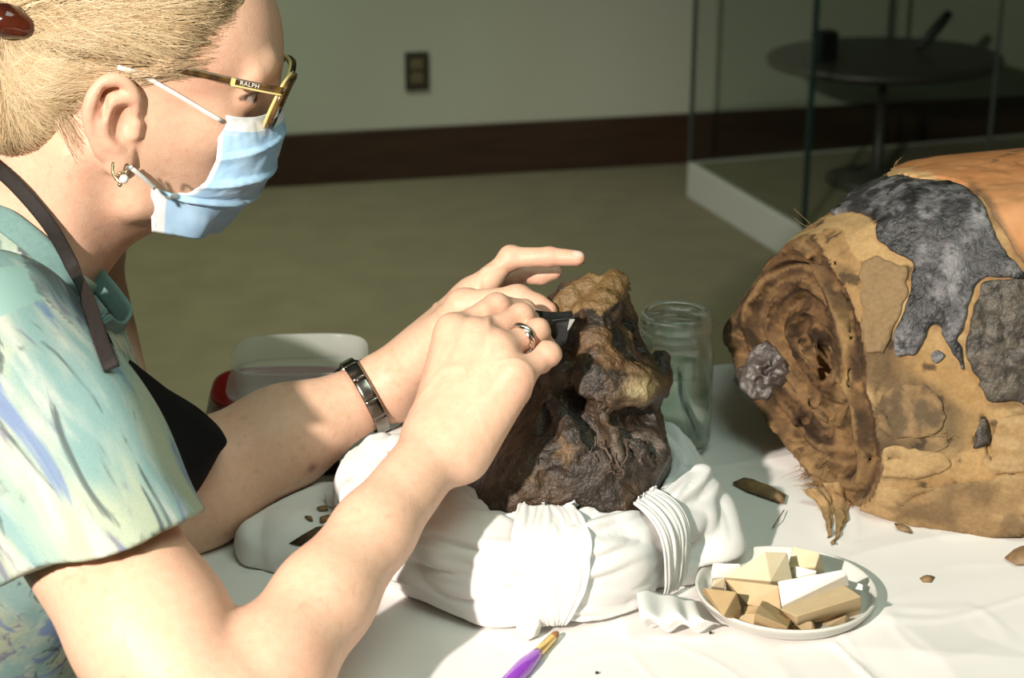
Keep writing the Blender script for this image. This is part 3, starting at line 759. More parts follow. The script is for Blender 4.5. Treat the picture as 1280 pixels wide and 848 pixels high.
def hairc(g, g2): return mixc(mixc(np.tile([.46, .32, .165], (len(g), 1)), [.63, .49, .30], sstep(-.35, .25, g)), [.36, .22, .10], sstep(.12, .5, g2) * .7)
c = hairc(fbm(sq, 40, 3, 15), fbm(sq, 60, 3, 12))
V, F, used, bv = shell(Vh, Fh, dl < .003, off, .006, Nh)
c2 = np.vstack([c[used], c[used][bv]])
mk('hair', V, F, M['hair'], person, col=c2)
# loose strands combed over the cap
rg = np.random.RandomState(3); SV, SF, SC = [], [], []; base = 0
st_pts = []
for i in range(3000):
    u = rg.rand()
    k = rg.rand() * (len(LINE) - 4) + 1; j = int(k); f = k - j
    a = np.array(LINE[j]) * (1 - f) + np.array(LINE[j + 1]) * f
    inn = rg.rand() ** 1.6 * .75
    a = a + (CLIP[[0, 2]] - a) * inn
    s = .074 * (1 if rg.rand() < .85 else -1)
    e = CLIP[[0, 2]] + rg.randn(2) * [.006, .014]
    n = 14; tt_ = np.linspace(0, 1, n)
    ln = .35 + .65 * rg.rand()
    tt_ = tt_ * ln
    wob = (rg.randn() * .003) * np.sin(tt_ * pi)
    d = e - a; pn = np.array([-d[1], d[0]]) / (np.linalg.norm(d) + 1e-6)
    sag = -.012 * np.sin(tt_ * pi)
    fu = a + d * tt_[:, None] + pn * wob[:, None] + np.array([0, 1.]) * sag[:, None] * (-1 if a[1] > .05 else 1)
    st_pts.append(np.stack([fu[:, 0], np.full(n, s * (1 - .35 * tt_.mean())), fu[:, 1]], 1))
sp = np.array(st_pts); flat_ = (HO + sp.reshape(-1, 3) @ HR)
flat_ = cap.project(flat_, 0, 5)
hl2 = HL(flat_); dl2 = polysdf(hl2[:, 0], hl2[:, 2], LINE)
g = cap.grad(flat_)
sh = np.repeat(rg.rand(3000) * .0014, 14)
flat_ = flat_ + g * (-.0030 + .0090 * sstep(-.002, .026, -dl2) + sh + .0006)[:, None]
sp = flat_.reshape(3000, 14, 3)
for i in range(3000):
    r = .00016 + .00022 * rg.rand()
    V, F = tube(sp[i], r * np.concatenate([[.3], np.ones(12), [.3]]), 4)
    SV.append(V); SF += [tuple(x + base for x in f) for f in F]; base += len(V)
    b = rg.rand(); SC.append(np.tile(np.array([.40, .27, .135]) * (1 - b) + np.array([.70, .56, .36]) * b, (len(V), 1)))
# fine baby hairs that soften the hairline
ns = 700; st_pts = []
for i in range(ns):
    k = 1.5 + rg.rand() * 10.5; j = int(k); f = k - j; a = np.array(LINE[j]) * (1 - f) + np.array(LINE[j + 1]) * f
    d = CLIP[[0, 2]] - a; d = d / np.linalg.norm(d); d = d + rg.randn(2) * .10
    tt_ = np.linspace(-.010 * (.3 + rg.rand()), .026, 10); fu = a + d * tt_[:, None]; st_pts.append(np.stack([fu[:, 0], np.full(10, .072), fu[:, 1]], 1))
fp_ = HO + np.array(st_pts).reshape(-1, 3) @ HR; fp_ = skull.project(fp_, 0, 3); tq = np.tile(np.linspace(0, 1, 10), ns)
fp_ = (fp_ + skull.grad(fp_) * (.0003 + .0075 * tq ** 1.4)[:, None]).reshape(ns, 10, 3)
for i in range(ns):
    V, F = tube(fp_[i], (.00011 + .00010 * rg.rand()) * np.linspace(.35, 1, 10), 4); SV.append(V); SF += [tuple(x + base for x in f) for f in F]; base += len(V)
    b = rg.rand(); SC.append(np.tile(np.array([.55, .38, .22]) * (1 - b) + np.array([.74, .58, .38]) * b, (len(V), 1)))
o = mk('hair_strands', np.vstack(SV), SF, M['hair'], person, col=np.vstack(SC)); o['kind'] = 'stuff'
# hair clip
M['tortoise'] = mat('tortoiseshell', (.035, .008, .005), .12, noise=(60, (.10, .02, .008), .8), coat=.5)
cl = Field(); k0 = H(-.100, .052, .052)
cl.chain([P(-40, 18, 1.285), P(8, 26, 1.285), P(30, 34, 1.288)], [.009, .0105, .0085], .01)
cl.chain([P(-40, 2, 1.29), P(2, 12, 1.29), P(18, 24, 1.288)], [.005, .005, .004], .004)
V, F = cl.mesh(k0 - .06, k0 + .07, .0012, 16)
tag(mk('hair_clip', V, F, M['tortoise'], loc=k0), 'dark red tortoiseshell clip holding back the blond hair', 'hair clip')

# ---------------------------------------------------------------- face mask
M['mask'] = mat('mask_fabric', rough=.9, attr=True, bump=(1600, .15, .0003), spec=.15)
Ev = [0, .18, .35, .50, .62, .74, .84, .92, 1.0]
Ep = [(.071, .057, .018), (.0725, .0585, .000), (.073, .060, -.018), (.067, .0625, -.036), (.056, .0640, -.0455), (.041, .0630, -.0475), (.027, .061, -.044), (.0285, .057, -.062), (.031, .050, -.084)]
Sv = [0, .2, .4, .6, .8, 1.0]
Sp = [(.119, 0, .024), (.1225, 0, .002), (.1215, 0, -.019), (.1135, 0, -.043), (.100, 0, -.067), (.086, 0, -.087)]
nv, nu = 110, 130
vv = np.linspace(0, 1, nv); G = np.zeros((nv, nu, 3)); cc = np.zeros((nv, nu, 3))
Es = np.stack([np.interp(vv, Ev, np.array(Ep)[:, i]) for i in range(3)], 1); Ss = spline(Sp, nv)
Es = np.array([Es[max(0, i - 2):i + 3].mean(0) if 2 < i < nv - 3 else Es[i] for i in range(nv)])
uu = np.linspace(-1, 1, nu)
for i in range(nv):
    a = (1 - np.abs(uu)); E_, S_ = Es[i], Ss[i]
    th = a * pi / 2; tf = sstep(0, .25, vv[i])
    s = E_[1] * np.cos(th) ** (1.25 - .45 * tf) * np.sign(-uu + 1e-9)
    k = np.sin(th) ** (1.15 - .20 * tf)
    f = E_[0] + (S_[0] - E_[0]) * k; u = E_[2] + (S_[2] - E_[2]) * (k * .5 + a * .5)
    if vv[i] < .3: u = u - .010 * np.sin(th * 2) * (1 - vv[i] / .3) * .6
    G[i] = np.stack([f, s, u], 1)
Wm = (HO + G.reshape(-1, 3) @ HR).reshape(nv, nu, 3)
Ff = gridF(nv, nu); Nm = vnormals(Wm.reshape(-1, 3), Ff).reshape(nv, nu, 3)
outw = np.sign((Nm * (Wm - H(.03, 0, -.03))).sum(-1).mean()); Nm *= outw
UU, VV = np.meshgrid(1 - np.abs(uu), vv)
# pleats run from the side edge to the front, fanning out
dsp = np.zeros((nv, nu))
for v0, amp in ((.34, .0058), (.54, .0070), (.73, .0058)):
    e = VV - (v0 - .12 * UU + .05 * np.sin(UU * 3 + v0 * 9) * UU); w_ = np.where(e > 0, np.exp(-e / .075), np.exp(e / .008)); dsp += amp * w_ * (.55 + .45 * np.cos(UU * 2.2))
dsp += .0016 * fbm(np.stack([UU * 2, VV * 3.2, UU * 0], -1).reshape(-1, 3), 2.6, 3, 17).reshape(nv, nu) * sstep(0, .1, UU)
dsp += .0045 * np.exp(-((UU - .42) / .18) ** 2 - ((VV - .94) / .1) ** 2) - .004 * np.exp(-((UU - .62) / .10) ** 2 - ((VV - .95) / .07) ** 2)
Wm = Wm + Nm * dsp[..., None]
blue = np.array([.36, .57, .79]); c = np.tile(blue, (nv, nu, 1)); c = mixc(c, [.48, .68, .85], sstep(-.3, .4, fbm(Wm.reshape(-1, 3), 60, 3, 3)).reshape(nv, nu) * .5)
white = (VV < .125) | ((UU < .10) & (VV > .83)) | (UU < .035)
c = mixc(c, [.80, .82, .84], white * 1.0)
sti = ((np.abs(VV - .135) < .005) | (np.abs(VV - .16) < .005) | (np.abs(VV - .03) < .004)) & (np.sin(UU * 420) > 0)
sti |= ((np.abs(UU - .035) < .006) | (np.abs(UU - .07) < .006)) & (VV > .84) & (np.sin(VV * 500) > 0)
c = mixc(c, [.60, .66, .74], sti * .8)
fmk = mk('face_mask', Wm.reshape(-1, 3), Ff, M['mask'], col=c.reshape(-1, 3), solid=.0012, loc=H(.1, 0, -.08))
tag(fmk, 'pale blue pleated surgical face mask with white ear loops on the person', 'face mask')
M['loop'] = mat('white_elastic', (.82, .80, .78), .8, bump=(900, .3, .0005))
def hp(pts): return [H(*q) for q in pts]
def snap(pts, off):                                   # keep a loop just clear of the skin
    q = body.project(np.asarray(pts), off, 3); d = body.ev(np.asarray(pts)); return np.where((d < off)[:, None], q, pts)
top_l = spline(hp([(.0725, .0580, .012), (.050, .067, .024), (.030, .073, .034), (.012, .076, .042), (-.006, .079, .046)]), 26)
low_l = spline(hp([(.030, .0625, -.046), (.022, .070, -.038), (.014, .0755, -.031), (.009, .0760, -.0275)]), 18)
for q in (top_l, low_l):
    q = snap(q, .0016); V, F = tube(q, .0014, 8, flat=(.0036, .0018), up=hs); mk('ear_loop', V, F, M['loop'], fmk)

# ---------------------------------------------------------------- glasses
M['frame'] = mat('tortoise_acetate', (.030, .014, .008), .18, noise=(90, (.34, .19, .04), .40), coat=.4)
M['frame_in'] = mat('cream_yellow_acetate', (.76, .62, .26), .25, noise=(50, (.70, .54, .20), .6))
M['lens'] = clear_mat('lens', (.95, 1, .98), .06, .02)
M['ink'] = mat('white_print', (.85, .83, .75), .5)
gl = empty('glasses', H(.112, 0, .02)); tag(gl, 'tortoiseshell and cream eyeglasses worn above the blue mask', 'glasses')
for sg in (1, -1):
    def gp(f, s, u): return H(f, sg * s, u)
    # rounded-square rim: plane slightly wrapped and tilted
    pts = []
    for k in range(40):
        a = 2 * pi * k / 40; cx, sx = cos(a), sin(a); e = 3.2; qq = (abs(cx) ** e + abs(sx) ** e) ** (-1 / e)
        s_ = .036 + .0255 * qq * cx; u_ = .0290 + .0195 * qq * sx
        pts.append(gp(.1215 - .0085 * (s_ / .06) ** 2 + (u_ - .03) * .30, s_, u_))
    V, F = tube(pts, .002, 8, closed=True, flat=(.0042, .0040), up=hf); mk('rim', V, F, M['frame'], gl)
    V, F = tube(np.array(pts) - hf * .0030, .002, 8, closed=True, flat=(.0046, .0026), up=hf); mk('rim_lining', V, F, M['frame_in'], gl)
    cpt = np.mean(pts, 0); LV = [cpt] + [cpt + (np.array(q) - cpt) * .96 for q in pts]
    mk('lens', np.array(LV) - hf * .0008, [(0, i + 1, (i + 1) % 40 + 1) for i in range(40)], M['lens'], gl)
    # temple
    tp = spline([gp(.1155, .0625, .0425), gp(.100, .0665, .0440), gp(.078, .0690, .0460), (gp(.050, .0710, .0485)), gp(.030, .0735, .0500), gp(.008, .0760, .0490)], 40); tp[10:] = snap(tp[10:], .0016); tp = tp[:34]
    V, F = tube(tp, .002, 8, flat=(.0054, .0026), up=hs); tm = mk('temple', V, F, M['frame'], gl)
    if sg == 1:
        V, F = tube(tp[:17] - hu * .0032 + hs * .0002, .001, 6, flat=(.0016, .0030), up=hs); mk('temple_lining', V, F, M['frame_in'], tm)
        d = nrm(tp[14] - tp[16]); q0 = tp[15]; n = nrm(np.cross(d, hu) * (1 if np.cross(d, hu) @ hs > 0 else -1)); uu_ = np.cross(n, d)
        box('temple_inlay', tp[15] - d * .0018 + hs * .0013, (.0035, .0008, .0050), M['frame_in'], tm, R=np.stack([nrm(d + uu_ * .0), n, uu_], 1))
        cu_ = bpy.data.curves.new('temple_lettering', 'FONT'); cu_.body = 'RALPH'; cu_.size = .0046; cu_.extrude = .0001; cu_.space_character = 1.12
        to = bpy.data.objects.new('temple_lettering', cu_); COL.objects.link(to)
        dd = nrm(tp[6] - tp[14]); n = nrm(np.cross(dd, hu)); n = n if n @ hs > 0 else -n; uv = np.cross(n, dd)
        mw = Matrix(((dd[0], uv[0], n[0], 0), (dd[1], uv[1], n[1], 0), (dd[2], uv[2], n[2], 0), (0, 0, 0, 1)))
        pos = tp[14] + n * .0016 - uv * .0015
        mw.translation = Vector(pos - np.array(gl['_w'])); to.matrix_basis = mw; to.parent = tm
        to.location = pos - np.array(tm['_w']); cu_.materials.append(M['ink'])
        bpy.context.view_layer.update(); tme = bpy.data.meshes.new_from_object(to.evaluated_get(bpy.context.evaluated_depsgraph_get()))
        t2 = bpy.data.objects.new('temple_lettering', tme); COL.objects.link(t2); t2.parent = tm; t2.matrix_basis = to.matrix_basis.copy()
        bpy.data.objects.remove(to, do_unlink=True); t2.name = 'temple_lettering'
V, F = tube(spline([H(.1215, .0115, .034), H(.1245, 0, .038), H(.1215, -.0115, .034)], 12), .0024, 8); mk('bridge', V, F, M['frame'], gl)

# ---------------------------------------------------------------- earring, watch, ring
M['silver'] = mat('silver', (.80, .78, .74), .18, metal=1.0, noise=(200, (.6, .58, .54), .5))
M['gold'] = mat('pale_gold', (.72, .60, .38), .25, metal=1.0, noise=(200, (.5, .4, .2), .5))
M['pearl'] = mat('pearl', (.85, .83, .80), .2, coat=.4, noise=(200, (.8, .76, .72), .5))
er = empty('earring', H(.004, .082, -.052)); tag(er, 'small drop earring with a white bead on the earlobe', 'earring')
V, F = tube(spline([P(155, 213, 1.285), P(158, 205, 1.282), P(161, 210, 1.280), P(155, 222, 1.279), P(146, 226, 1.281), P(141, 215, 1.284), P(142, 203, 1.287)], 24), .0007, 8); mk('hook', V, F, M['silver'], er)
V, F = tube(spline([P(141, 203, 1.281), P(141, 216, 1.280), P(146, 224, 1.279), P(151, 229, 1.279)], 16), [.0006] + [.0011] * 14 + [.0014], 8); mk('stem', V, F, M['gold'], er)
def ball(name, c, r, m, parent, sq=(1, 1, 1)):
    V, F = lathe([(max(1e-5, r * sin(pi * i / 10)), -r * cos(pi * i / 10)) for i in range(11)], 16); return mk(name, V * sq + c, F, m, parent)
ball('white_bead', P(155, 224, 1.276), .0034, M['pearl'], er)
for q in ((158, 215), (150, 217), (150, 231)): ball('stone', P(*q, 1.277), .0017, M['gold'], er)
def band_on(limb_a, limb_b, f, fieldv, nring, off):
    """closed ring of points hugging a limb of the body field"""
    c0 = limb_a + (limb_b - limb_a) * f; ax = nrm(limb_b - limb_a); e1 = nrm(np.cross(ax, CF)); e2 = np.cross(ax, e1)
    return c0, ax, e1, e2
M['steel'] = mat('gunmetal_steel', (.32, .29, .25), .22, metal=1.0, noise=(120, (.2, .18, .16), .6))
M['dial'] = mat('watch_glass', (.01, .01, .012), .05, coat=1.0, noise=(30, (.02, .02, .025), .5))
wc, wax, we1, we2 = band_on(L_EL, L_WR, .955, body, 40, .004)
wax = nrm(wax + np.array([.28, 0, .18])); we1 = nrm(np.cross(wax, CF)); we2 = np.cross(wax, we1)
wt = empty('wrist_watch', wc); tag(wt, 'steel bracelet wrist watch on the forearm beside the plastic container', 'watch')
NW = 72; ang = np.linspace(0, 2 * pi, NW, endpoint=False); W0 = np.array([wc + (we1 * cos(a) + we2 * sin(a)) * .03 for a in ang])
W0 = body.project(W0, .0052, 6); W0 = W0 - ((W0 - wc) @ wax)[:, None] * wax
W0 = (W0 + np.roll(W0, 1, 0) + np.roll(W0, -1, 0)) / 3
wpx = proj(W0); up_i = int(np.argmin((wpx[0] - 428) ** 2 + (wpx[1] - 468) ** 2))
order = (np.arange(NW) + up_i) % NW
ca_pts = W0[order][:1]; upd = we1 if we1[2] > 0 else -we1; upd = nrm(upd + CF * .12); upd = nrm(upd - wax * (upd @ wax))
nl_ = 11; seg = (NW - 7) / nl_
for i in range(nl_):
    a0 = 3.5 + i * seg; ks = np.linspace(a0 + .02, a0 + seg - .02, 8)
    pts = np.stack([np.interp(ks, np.arange(NW), W0[order][:, j]) for j in range(3)], 1)
    V, F = tube(pts, .004, 10, flat=(.0115, .0024), up=nrm(pts - wc)); mk('bracelet_link', V, F, M['steel'], wt)
tdir = nrm(np.cross(upd, wax)); RWt = np.stack([tdir, np.cross(upd, tdir), upd], 1)
V, F = lathe([(0, -.003), (.0108, -.003), (.0122, -.001), (.0122, .003), (.0110, .0046), (.0100, .0048)], 36); mk('watch_case', V @ RWt.T + W0[up_i] + upd * .001, F, M['steel'], wt)
V, F = lathe([(0, .0040), (.0102, .0040), (.0102, .0048), (0, .0052)], 36); mk('watch_glass', V @ RWt.T + W0[up_i] + upd * .001, F, M['dial'], wt)
V, F = lathe([(0, -.001), (.002, -.001), (.002, .002), (0, .002)], 12); mk('crown', V @ np.stack([upd, tdir, np.cross(tdir, upd)], 1)[:, [0, 1, 2]].T + W0[up_i] + upd * .003 + wax * .0135, F, M['steel'], wt)
# finger ring: three twisted silver strands on the ring finger
f0, f1 = rM[2], rPp[2]; rc0 = f0 + (f1 - f0) * .60; rax = nrm(f1 - f0); r1 = nrm(np.cross(rax, CF)); r2 = np.cross(rax, r1)
rg_ = empty('finger_ring', rc0); tag(rg_, 'silver ring of twisted strands on the hand holding the scraping tool', 'ring')
for k in range(4):
    th = np.linspace(0, 2 * pi, 64, endpoint=False); tw = th * 2 + k * pi / 2
    pts = rc0 + (r1[None] * np.cos(th)[:, None] + r2[None] * np.sin(th)[:, None]) * (.0102 + .0008 * np.cos(tw))[:, None] + rax * (.0018 * np.sin(tw))[:, None]
    V, F = tube(pts, .0011, 8, closed=True); mk('strand', V, F, M['silver'], rg_)
# ---------------------------------------------------------------- mummified head
M['mummy'] = mat('mummified_skin', rough=.36, attr=True, noise=(120, (.55, .48, .42), .7), bump=(420, .9, .002), spec=.55)
KH = 1650.
OUT = [(575, 640), (588, 596), (612, 552), (640, 506), (660, 470), (682, 436), (684, 405), (694, 380), (713, 361), (740, 348), (768, 336), (778, 345), (786, 368), (793, 392), (800, 415), (806, 432), (818, 447), (828, 470), (829, 495), (826, 512), (832, 535), (839, 560), (840, 578), (834, 600), (832, 640), (826, 690), (600, 690)]
OUTm = [((x - 715) / KH, (y - 490) / KH) for x, y in OUT]
T0 = 1.372
def hm(p):
    x, y, t = proj(p); return (x - 715) / KH, (y - 490) / KH, t
def hbase(p):
    a, b, t = hm(p); d2 = polysdf(a, b, OUTm)
    H_ = .082 * np.interp(b, [-.10, -.06, -.02, .05, .12], [.36, .62, .82, .98, .95])
    c0 = T0 - .012 + np.interp(b, [-.1, 0, .05, .12], [.010, 0, -.016, -.016])
    inn = np.clip(-d2 / .052, 0, 1); th = H_ * np.sqrt(1 - (1 - inn) ** 2 + 1e-6)
    dz = np.abs(t - c0) - th
    return np.where(d2 > 0, np.maximum(d2, dz * .6 + 0), np.maximum(d2, dz * .55))
def Hd(px, py, dt): return P(px, py, dt)
head = Field(); head.add(hbase, 0)
# surface depth lookup for modelling on the front
def front(px, py):
    ts = np.linspace(1.24, 1.42, 180); q = np.array([P(px, py, t) for t in ts]); d = hbase(q); i = int(np.argmax(d < 0)); return ts[i]
def fp(px, py, dt=0.): return P(px, py, front(px, py) + dt)
def hch(pts, rad, k): head.chain([fp(*q) for q in pts], rad, k)
hch([(770, 352), (752, 385), (742, 425), (752, 455)], [.010, .011, .010, .010], .012)                 # crest running down from the peak
hch([(700, 470), (745, 478), (790, 486), (818, 484)], [.008, .010, .012, .011], .018)                 # blunt nose-like ridge
hch([(688, 505), (704, 520), (716, 545), (722, 560)], [.006, .0075, .0075, .005], .006)                # leathery flap
hch([(815, 545), (822, 570), (818, 590)], [.006, .007, .004], .008)
hch([(790, 545), (800, 565), (812, 580)], [.0045, .005, .003], .006)
hch([(766, 540), (772, 565), (778, 582)], [.0045, .005, .003], .005)
hch([(742, 555), (752, 568), (760, 585)], [.0025, .003, .002], .003)
hch([(690, 392), (708, 372), (735, 356)], [.007, .008, .007], .010)
head.sub(capsule(fp(716, 500, .004), fp(742, 548, .004), .0085, .0115), .006)                          # hollow behind the flap
head.sub(capsule(fp(778, 528, .002), fp(812, 520, .002), .0085, .0085), .005)                          # mouth-like gap
head.sub(capsule(fp(776, 535, .004), fp(790, 548, .004), .006, .006), .005)
head.sub(ellip(fp(786, 398, .0), [.010, .012, .013]), .005)
head.sub(ellip(fp(800, 432, .0), [.007, .008, .008]), .004)
head.sub(capsule(fp(757, 372, -.002), fp(750, 398, -.002), .0022, .0018), .002)
head.sub(capsule(fp(690, 500, .0), fp(676, 540, .0), .004, .003), .005)
def hdisp(p): return -(.0036 * fbm(p, 38, 4, 3) + (.0012 + .0012 * sstep(.86, .92, p[:, 2])) * (ridged(p, 95, 2, 9) - .4) + .0012 * fbm(p, 240, 2, 4))
head.disp(hdisp)
# the right-hand lump seen behind
head.ops.insert(1, ('u', ellip(P(826, 468, 1.395), [.010, .02, .020]), .006))
V, F = head.mesh(P(715, 500, T0) - [.12, .17, .15], P(715, 500, T0) + [.12, .12, .14], .0016, 20)
V[:, 2] = np.maximum(V[:, 2], TZ + .012)
x, y, t = proj(V)
n1 = fbm(V, 30, 4, 7); n2 = fbm(V, 70, 3, 9)
c = mixc(np.tile([.046, .034, .026], (len(V), 1)), [.085, .052, .030], sstep(-.1, .35, n1))
c = mixc(c, [.20, .12, .055], sstep(.12, .4, n2) * .55 * sstep(600, 420, y))
def blob(px, py, rx, ry): return np.exp(-((x - px) / rx) ** 2 - ((y - py) / ry) ** 2)
c = mixc(c, [.30, .185, .075], np.clip(1.3 * inpoly(x + n2 * 6, y + n1 * 8, [(680, 392), (700, 365), (740, 338), (772, 330), (790, 345), (784, 375), (768, 380), (750, 395), (740, 385), (716, 388), (698, 396)]), 0, 1) * .8)
c = mixc(c, [.20, .11, .045], np.clip(blob(765, 440, 45, 45) * 1.1 * sstep(-.1, .4, n2), 0, .7))
c = mixc(c, [.42, .33, .17], np.clip(blob(802, 486, 19, 13) * 1.2 * sstep(-.2, .25, n1 + n2 * .8), 0, .9))
c = mixc(c, [.26, .20, .165], np.clip(blob(812, 565, 24, 26) * sstep(-.3, .25, n2), 0, .8))
c = mixc(c, [.20, .155, .12], np.clip(blob(772, 565, 22, 22) * sstep(-.3, .3, n2), 0, .7))
c = mixc(c, [.22, .13, .055], np.clip(blob(690, 560, 50, 22) * sstep(.1, .4, n2) + blob(640, 610, 30, 15) * sstep(0, .3, n2), 0, .7))
c = c * .84
hd = mk('mummified_head', V, F, M['mummy'], col=c, loc=P(715, 500, T0) * [1, 1, 0] + [0, 0, TZ + .012])
tag(hd, 'dark brown mummified head with a pointed tan top on the white ring cushion', 'mummified head')
# frayed shreds hanging below the gap
M['shred'] = mat('dry_tissue', (.05, .034, .025), .55, noise=(300, (.13, .09, .065), .7), bump=(500, .6, .001))
rg = np.random.RandomState(5)
for (a, b, w_) in (((742, 548), (744, 577), .0016), ((752, 552), (768, 592), .0020), ((768, 548), (776, 596), .0022), ((784, 552), (778, 592), .0018), ((790, 556), (806, 580), .0026), ((806, 552), (818, 590), .0030), ((830, 548), (826, 588), .0022), ((760, 590), (776, 594), .0014), ((812, 566), (824, 580), .002)):
    n = 12; k = np.linspace(0, 1, n)[:, None]; q = np.array([fp(a[0] + (b[0] - a[0]) * f + 3 * sin(f * 7 + a[0]), a[1] + (b[1] - a[1]) * f, -.004) for f in k[:, 0]])
    q = q + rg.randn(n, 3) * .0005
    V, F = tube(q, w_ * .55 * (.6 + .6 * rg.rand(n)), 7); mk('hanging_shred', V, F, M['shred'], hd)

# ---------------------------------------------------------------- ring cushion under the mummified head
M['tissue'] = mat('white_tissue', (.76, .75, .735), .75, noise=(20, (.82, .80, .77), .4), bump=(500, .10, .0006), sss=.0)
CC = np.array([.016, 1.250, TZ]); CRm, CRt = .110, .044; SX = .88
def cang(p): return np.arctan2(p[:, 1] - CC[1], (p[:, 0] - CC[0]) / SX)
def torus(p):
    q = (p - CC) / [SX, 1, 1]; r = np.hypot(q[:, 0], q[:, 1]) - CRm; z = q[:, 2] - .0335
    e = 3.0; return ((np.abs(r / CRt) ** e + np.abs(z / .0350) ** e) ** (1 / e) - 1) * .035
def wrinkle(p):
    q = (p - CC) / [SX, 1, 1]; a = cang(p); r = np.hypot(q[:, 0], q[:, 1]) - CRm; ph = np.arctan2(q[:, 2] - .0335, r)
    w = np.stack([a * .55, ph * .42, np.zeros(len(a))], 1)
    w = w + .25 * np.stack([fbm(w, 2.2, 2, 3), fbm(w, 2.2, 2, 4), w[:, 2]], 1)
    d = .009 * np.abs(vnoise(w, 2.2, 5)) + .0105 * np.abs(vnoise(w * [1, 1.6, 1], 4.2, 11)) + .0046 * np.abs(vnoise(w * [.8, 1.3, 1], 9, 15)) - .003
    for a0, wd, dp in ((-1.52, .16, .0030), (-.78, .13, .007), (2.6, .15, .006), (.6, .15, .006)):
        d = d - dp * np.exp(-((a - a0) / wd) ** 2)
    return -d
cu_f = Field(); cu_f.add(torus, 0); cu_f.disp(wrinkle); cu_f.cut(lambda p: TZ + .0022 - p[:, 2], .004)
# hollowed where the head, the wrist and the dish press into it
cu_f.sub(head.ev, .004); cu_f.sub(capsule(bow(L_EL, L_WR, .84, (0, 0, 0)), bow(L_EL, L_WR, 1.12, (0, 0, 0)), .0335, .0325), .006)
dc_ = onz(981, 755); cu_f.sub(lambda p: np.maximum(np.hypot(p[:, 0] - dc_[0], p[:, 1] - dc_[1]) - .0665, p[:, 2] - TZ - .0155), .004)
# peaked tissue corners, at the right end and at the back left
cu_f.ops.insert(1, ('u', capsule(P(866, 640, 1.33), P(876, 592, 1.335), .018, .003), .02))
cu_f.ops.insert(1, ('u', capsule(P(890, 680, 1.33), P(884, 640, 1.345), .022, .018), .03))
cu_f.ops.insert(1, ('u', capsule(P(468, 625, 1.33), P(480, 578, 1.36), .024, .020), .03))
V, F = cu_f.mesh(CC - [.19, .19, .01], CC + [.19, .19, .14], .0019, 18)
cush = mk('ring_cushion', V, F, M['tissue'], loc=CC)
tag(cush, 'ring-shaped cushion wrapped in white tissue under the dark mummified head', 'cushion')
# tied tissue bands round the cushion
def band(a0, wtop, wbot, lift, seed):
    nth, nw = 80, 34
    TH, XX = np.meshgrid(np.linspace(-.62, 2.3, nth), np.linspace(-.5, .5, nw), indexing='ij'); th = TH.ravel()
    wd = np.interp(th, [-.62, 0, .9, 2.3], [wbot, wbot * .45 + wtop * .55, wtop, wtop]); x = XX.ravel() * wd; a = a0 + x / .14
    r = np.cos(th); zz = np.sin(th); k = (np.abs(r) ** 3 + np.abs(zz) ** 3) ** (-1 / 3)
    ph = np.stack([np.cos(a) * SX, np.sin(a), np.zeros(len(a))], 1)
    q = CC + ph * (CRm + r * k * (CRt + .008))[:, None] + np.array([0, 0, 1.]) * (.0335 + zz * k * (.035 + .008))[:, None]
    q = smf.project(q, lift, 5)
    ph_ = XX.ravel() * 26 + 5.0 * fbm(np.stack([XX.ravel() * 3, th * .5, x * 0], 1), 2, 2, seed)
    q = q + smf.grad(q) * (.0030 * np.abs(np.sin(ph_)) * (.35 + .65 * vnoise(np.stack([XX.ravel() * 8, th * .3, th * 0], 1), 1, seed) ** 2))[:, None]
    hv = head.ev(q); q = np.where(((hv < .0018) & (hv > -.006))[:, None], head.project(q, .0018, 3), q)
    Fg = gridF(nth, nw); Fg = Fg[(hv[Fg] > -.006).all(1)]; u_, iv = np.unique(Fg, return_inverse=True)
    return mk('tissue_band', q[u_], iv.reshape(Fg.shape), M['tissue'], cush, solid=.0012)
smf = Field(); smf.add(torus, 0)
band(-1.48, .062, .020, .0050, 3); band(-.74, .036, .022, .0045, 7)
kn = Field(); kp = P(660, 778, 1.232)
kn.add(capsule(P(652, 762, 1.236), P(660, 786, 1.232), .0045, .0055), .01).add(capsule(P(672, 768, 1.236), P(662, 786, 1.232), .0035, .0045), .01).disp(lambda p: -.0016 * ridged(p * [3, 3, 1], 60, 2, 3))
V, F = kn.mesh(kp - .03, kp + .03, .0012, 14); V[:, 2] = np.maximum(V[:, 2], TZ + .0025); mk('knot', V, F, M['tissue'], cush)
# loose tissue corner on the table and the small corner at the back left
rows = [[P(795, 735, 1.268), P(840, 745, 1.268), P(868, 752, 1.272)], [onz(800, 770, .770), onz(845, 770, .768), onz(878, 776, .764)], [onz(808, 784, .756), onz(852, 786, .757), onz(900, 785, .756)]]
V = surfgrid(rows, 20, 26).reshape(-1, 3); V[:, 2] += .0035 * np.sin(np.linspace(0, 15, 26))[None].repeat(20, 0).ravel() * np.linspace(.2, 1, 20).repeat(26); V[:, 2] = np.maximum(V[:, 2], TZ + .003)
mk('tissue_corner', V, gridF(20, 26), M['tissue'], cush, solid=.0008)

